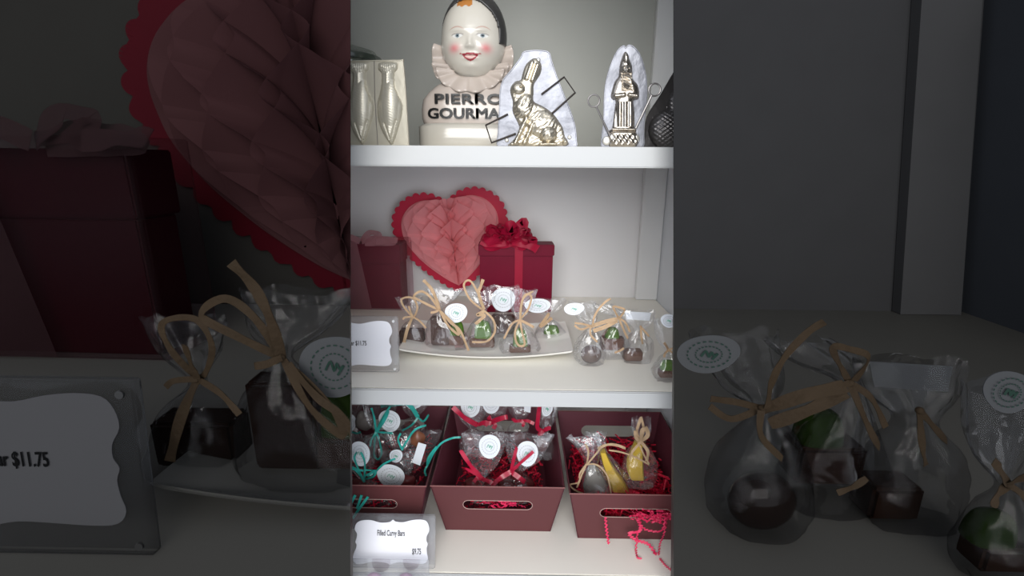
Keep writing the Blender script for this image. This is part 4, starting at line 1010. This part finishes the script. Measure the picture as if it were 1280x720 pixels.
tl('pale topped bag at the back of the left tray', vbag(516, 552, 522, 490, 18, 22, 4), .70, 109.1, [W(BL([(520,160),(440,60),(300,70),(240,75)]), 5), BL([(520,160),(560,190),(600,140)]), BL([(520,160),(470,220),(400,260)])], stk=[(516, 502, 12, 9, 7)])
tl('shadowed bag with cropped sticker at the far left of the left tray', vbag(434, 560, 534, 495, 18, 22, 0), .69, 113.7, [BL([(20,270),(-30,250),(-20,220)]), BL([(20,270),(60,280),(90,270)])], stk=[(436, 529, 9, 12, 7)])
lc = ['dark red chocolate in the front left bag of the left tray', 'dark red chocolate behind the largest sticker in the left tray', 'amber brown chocolate in the right side bag of the left tray', 'dark chocolate under the looped teal bow in the left tray', 'dark chocolate near the small sticker in the left tray', 'dark chocolate in the pale topped back bag of the left tray', 'round grey brown chocolate at the upper left of the left tray']
sweets(Yl, [(447, 606, 12, 8), (508, 602, 12, 8)], lc[:2], reds)
sweets(Yl + .03, [(522, 549, 9, 12)], lc[2:3], mat('amber_choc', (.20, .075, .04), .35))
sweets(.665, [(474, 565, 12, 12)], lc[3:4], reds); sweets(.64, [(500, 590, 10, 10)], lc[4:5], reds); sweets(.70, [(514, 535, 12, 9)], lc[5:6], reds)
sweets(.68, [(455, 527, 11, 13)], lc[6:7], mat('greybrown_choc', (.16, .14, .13), .4))
# teal ends poking through the left slot
mb = MB(); yy = TL((0, 0, 0)).y - .013
for a in ([(438, 632), (441, 625), (444, 619)], [(446, 636), (449, 628), (452, 619)], [(441, 648), (449, 636), (460, 621)]): mb.strip([P(p[0], p[1], yy - .001) for p in a], .0035, .0002, 4)
tag(mb.build('ribbon_ends', M('teal')), 'shiny teal ribbon ends hanging over the left tray front above the sign', 'ribbon')
# right tray
BR = lambda L: z6(690, 495, 5.76, L)
Yq = .60
r, s = plainbag(BOT, 'grey filled cone shaped cellophane bag with raffia in the right tray', [(746, 618, 17, 9, 0), (744, 605, 18, 11, 0), (740, 588, 12, 8, 1), (739, 578, 8, 5, 2), (737, 560, 15, 4, 4), (733, 546, 24, 3, 8)], Yq, 121.3,
    [BR([(245,495),(200,560),(195,620),(130,640),(170,680),(225,702)]), W(BR([(245,495),(205,590),(180,660)]), 2.4), W(BR([(330,380),(400,350),(470,355),(530,378)]), 3.2), BR([(245,495),(300,490),(350,510)]), BR([(250,490),(262,400),(240,345)]), BR([(255,490),(330,400),(345,370)]), BR([(350,510),(400,580),(425,700)])], 2)
k = thing('chocolate_piece', 'grey conical chocolate piece in the raffia tied bag of the right tray', 'chocolate', P(746, 612, Yq))
c = P(746, 618, Yq); tt = P(740, 580, Yq + .006); sq = BOT.mpp(746, 600, Yq)
rows = [[c.lerp(tt, q) + Vector((math.cos(a * PI / 12) * r_ * sq, math.sin(a * PI / 12) * r_ * .55 * sq, 0)) for a in range(24)] for q, r_ in ((0, .1), (0.001, 16), (.3, 15.5), (.6, 11), (.85, 7), (1, 4), (1.001, .1))]
MB().grid(rows, True).build('shell', M('grey_choc'), k)
# two curved yellow bars
def curved(path, label, Y):
    s = BOT.mpp(path[0][0], path[0][1], Y); k = thing('chocolate_bar', label, 'chocolate', P(path[-1][0], path[-1][1], Y)); pts = cat([Vector((a, b, w)) for a, b, w in path], 6); rows = []
    for i, p in enumerate(pts):
        q = P(p.x, p.y, Y); w = p.z * s; rows.append([q + Vector((sx * w, sy * 6 * s, 0)) for sx, sy in ((-1, -.6), (-.8, -1), (.8, -1), (1, -.6), (1, .8), (-1, .8))])
    mb = MB().grid(rows, True); mb.f += [tuple(range(6)), tuple(range(len(mb.v) - 6, len(mb.v)))]
    mb.build('bar', M('yellow_choc'), k)
curved([(753, 563, 3.5), (757, 575, 5), (763, 588, 7), (770, 600, 9.5), (775, 612, 11)], 'curved yellow bar widening downward in the middle of the right tray', .605)
curved([(798, 553, 4), (796, 565, 7), (794, 575, 9.5), (794, 588, 10), (796, 597, 9)], 'upright yellow bar beneath tan raffia at the right of the right tray', .607)
r, s = plainbag(BOT, 'cellophane bag around the middle yellow bar in the right tray', [(776, 616, 16, 9, 0), (772, 602, 17, 11, 0), (762, 582, 12, 9, 1), (752, 564, 6, 4, 2), (748, 552, 10, 4, 3), (744, 540, 13, 3, 6)], .607, 127.7)
r, s = plainbag(BOT, 'cellophane bag with tall tan raffia tuft at the right of the right tray', [(800, 606, 16, 9, 0), (800, 590, 22, 12, 0), (800, 570, 18, 9, 1), (800, 553, 7, 4, 2), (801, 540, 12, 4, 4), (802, 522, 11, 3, 8)], .607, 131.1,
    [W(BR([(640,330),(610,260),(640,160)]), 3.5), W(BR([(640,330),(660,240),(640,150)]), 3), W(BR([(640,330),(690,280),(670,220)]), 5), W(BR([(640,330),(605,300),(600,250)]), 4), W(BR([(640,330),(690,400),(680,470)]), 4), BR([(620,330),(660,420),(700,490)]), BR([(410,390),(500,405),(600,440),(700,495)]), W(BR([(640,330),(580,400),(560,450)]), 3), W(BR([(640, 330), (650, 250), (680, 240)]), 5)], 2)

# ------------------------------------------------------------------ light
def area(name, loc, tgt, size, energy, col):
    l = bpy.data.lights.new(name, 'AREA'); l.shape = 'RECTANGLE'; l.size, l.size_y = size; l.energy = energy; l.color = col
    o = bpy.data.objects.new(name, l); C.objects.link(o); o.location = loc
    o.rotation_euler = (Vector(tgt) - Vector(loc)).to_track_quat('-Z', 'Y').to_euler(); return o
area('window_light', (-.12, -1.6, E + .68), (0, .7, E - .2), (1.6, 1.2), 58, (1.0, .985, .96))
area('low_fill', (.5, -1.4, E - .25), (0, .7, E - .3), (1.5, 1.0), 12, (.93, .96, 1.0))
w = bpy.data.worlds.new('world'); bpy.context.scene.world = w; w.use_nodes = True
w.node_tree.nodes['Background'].inputs[0].default_value = (.82, .88, 1.0, 1); w.node_tree.nodes['Background'].inputs[1].default_value = 1.05
sc = bpy.context.scene
sc.view_settings.view_transform = 'Standard'; sc.view_settings.look = 'None'; sc.view_settings.exposure = 0
sc.cycles.transparent_max_bounces = 24
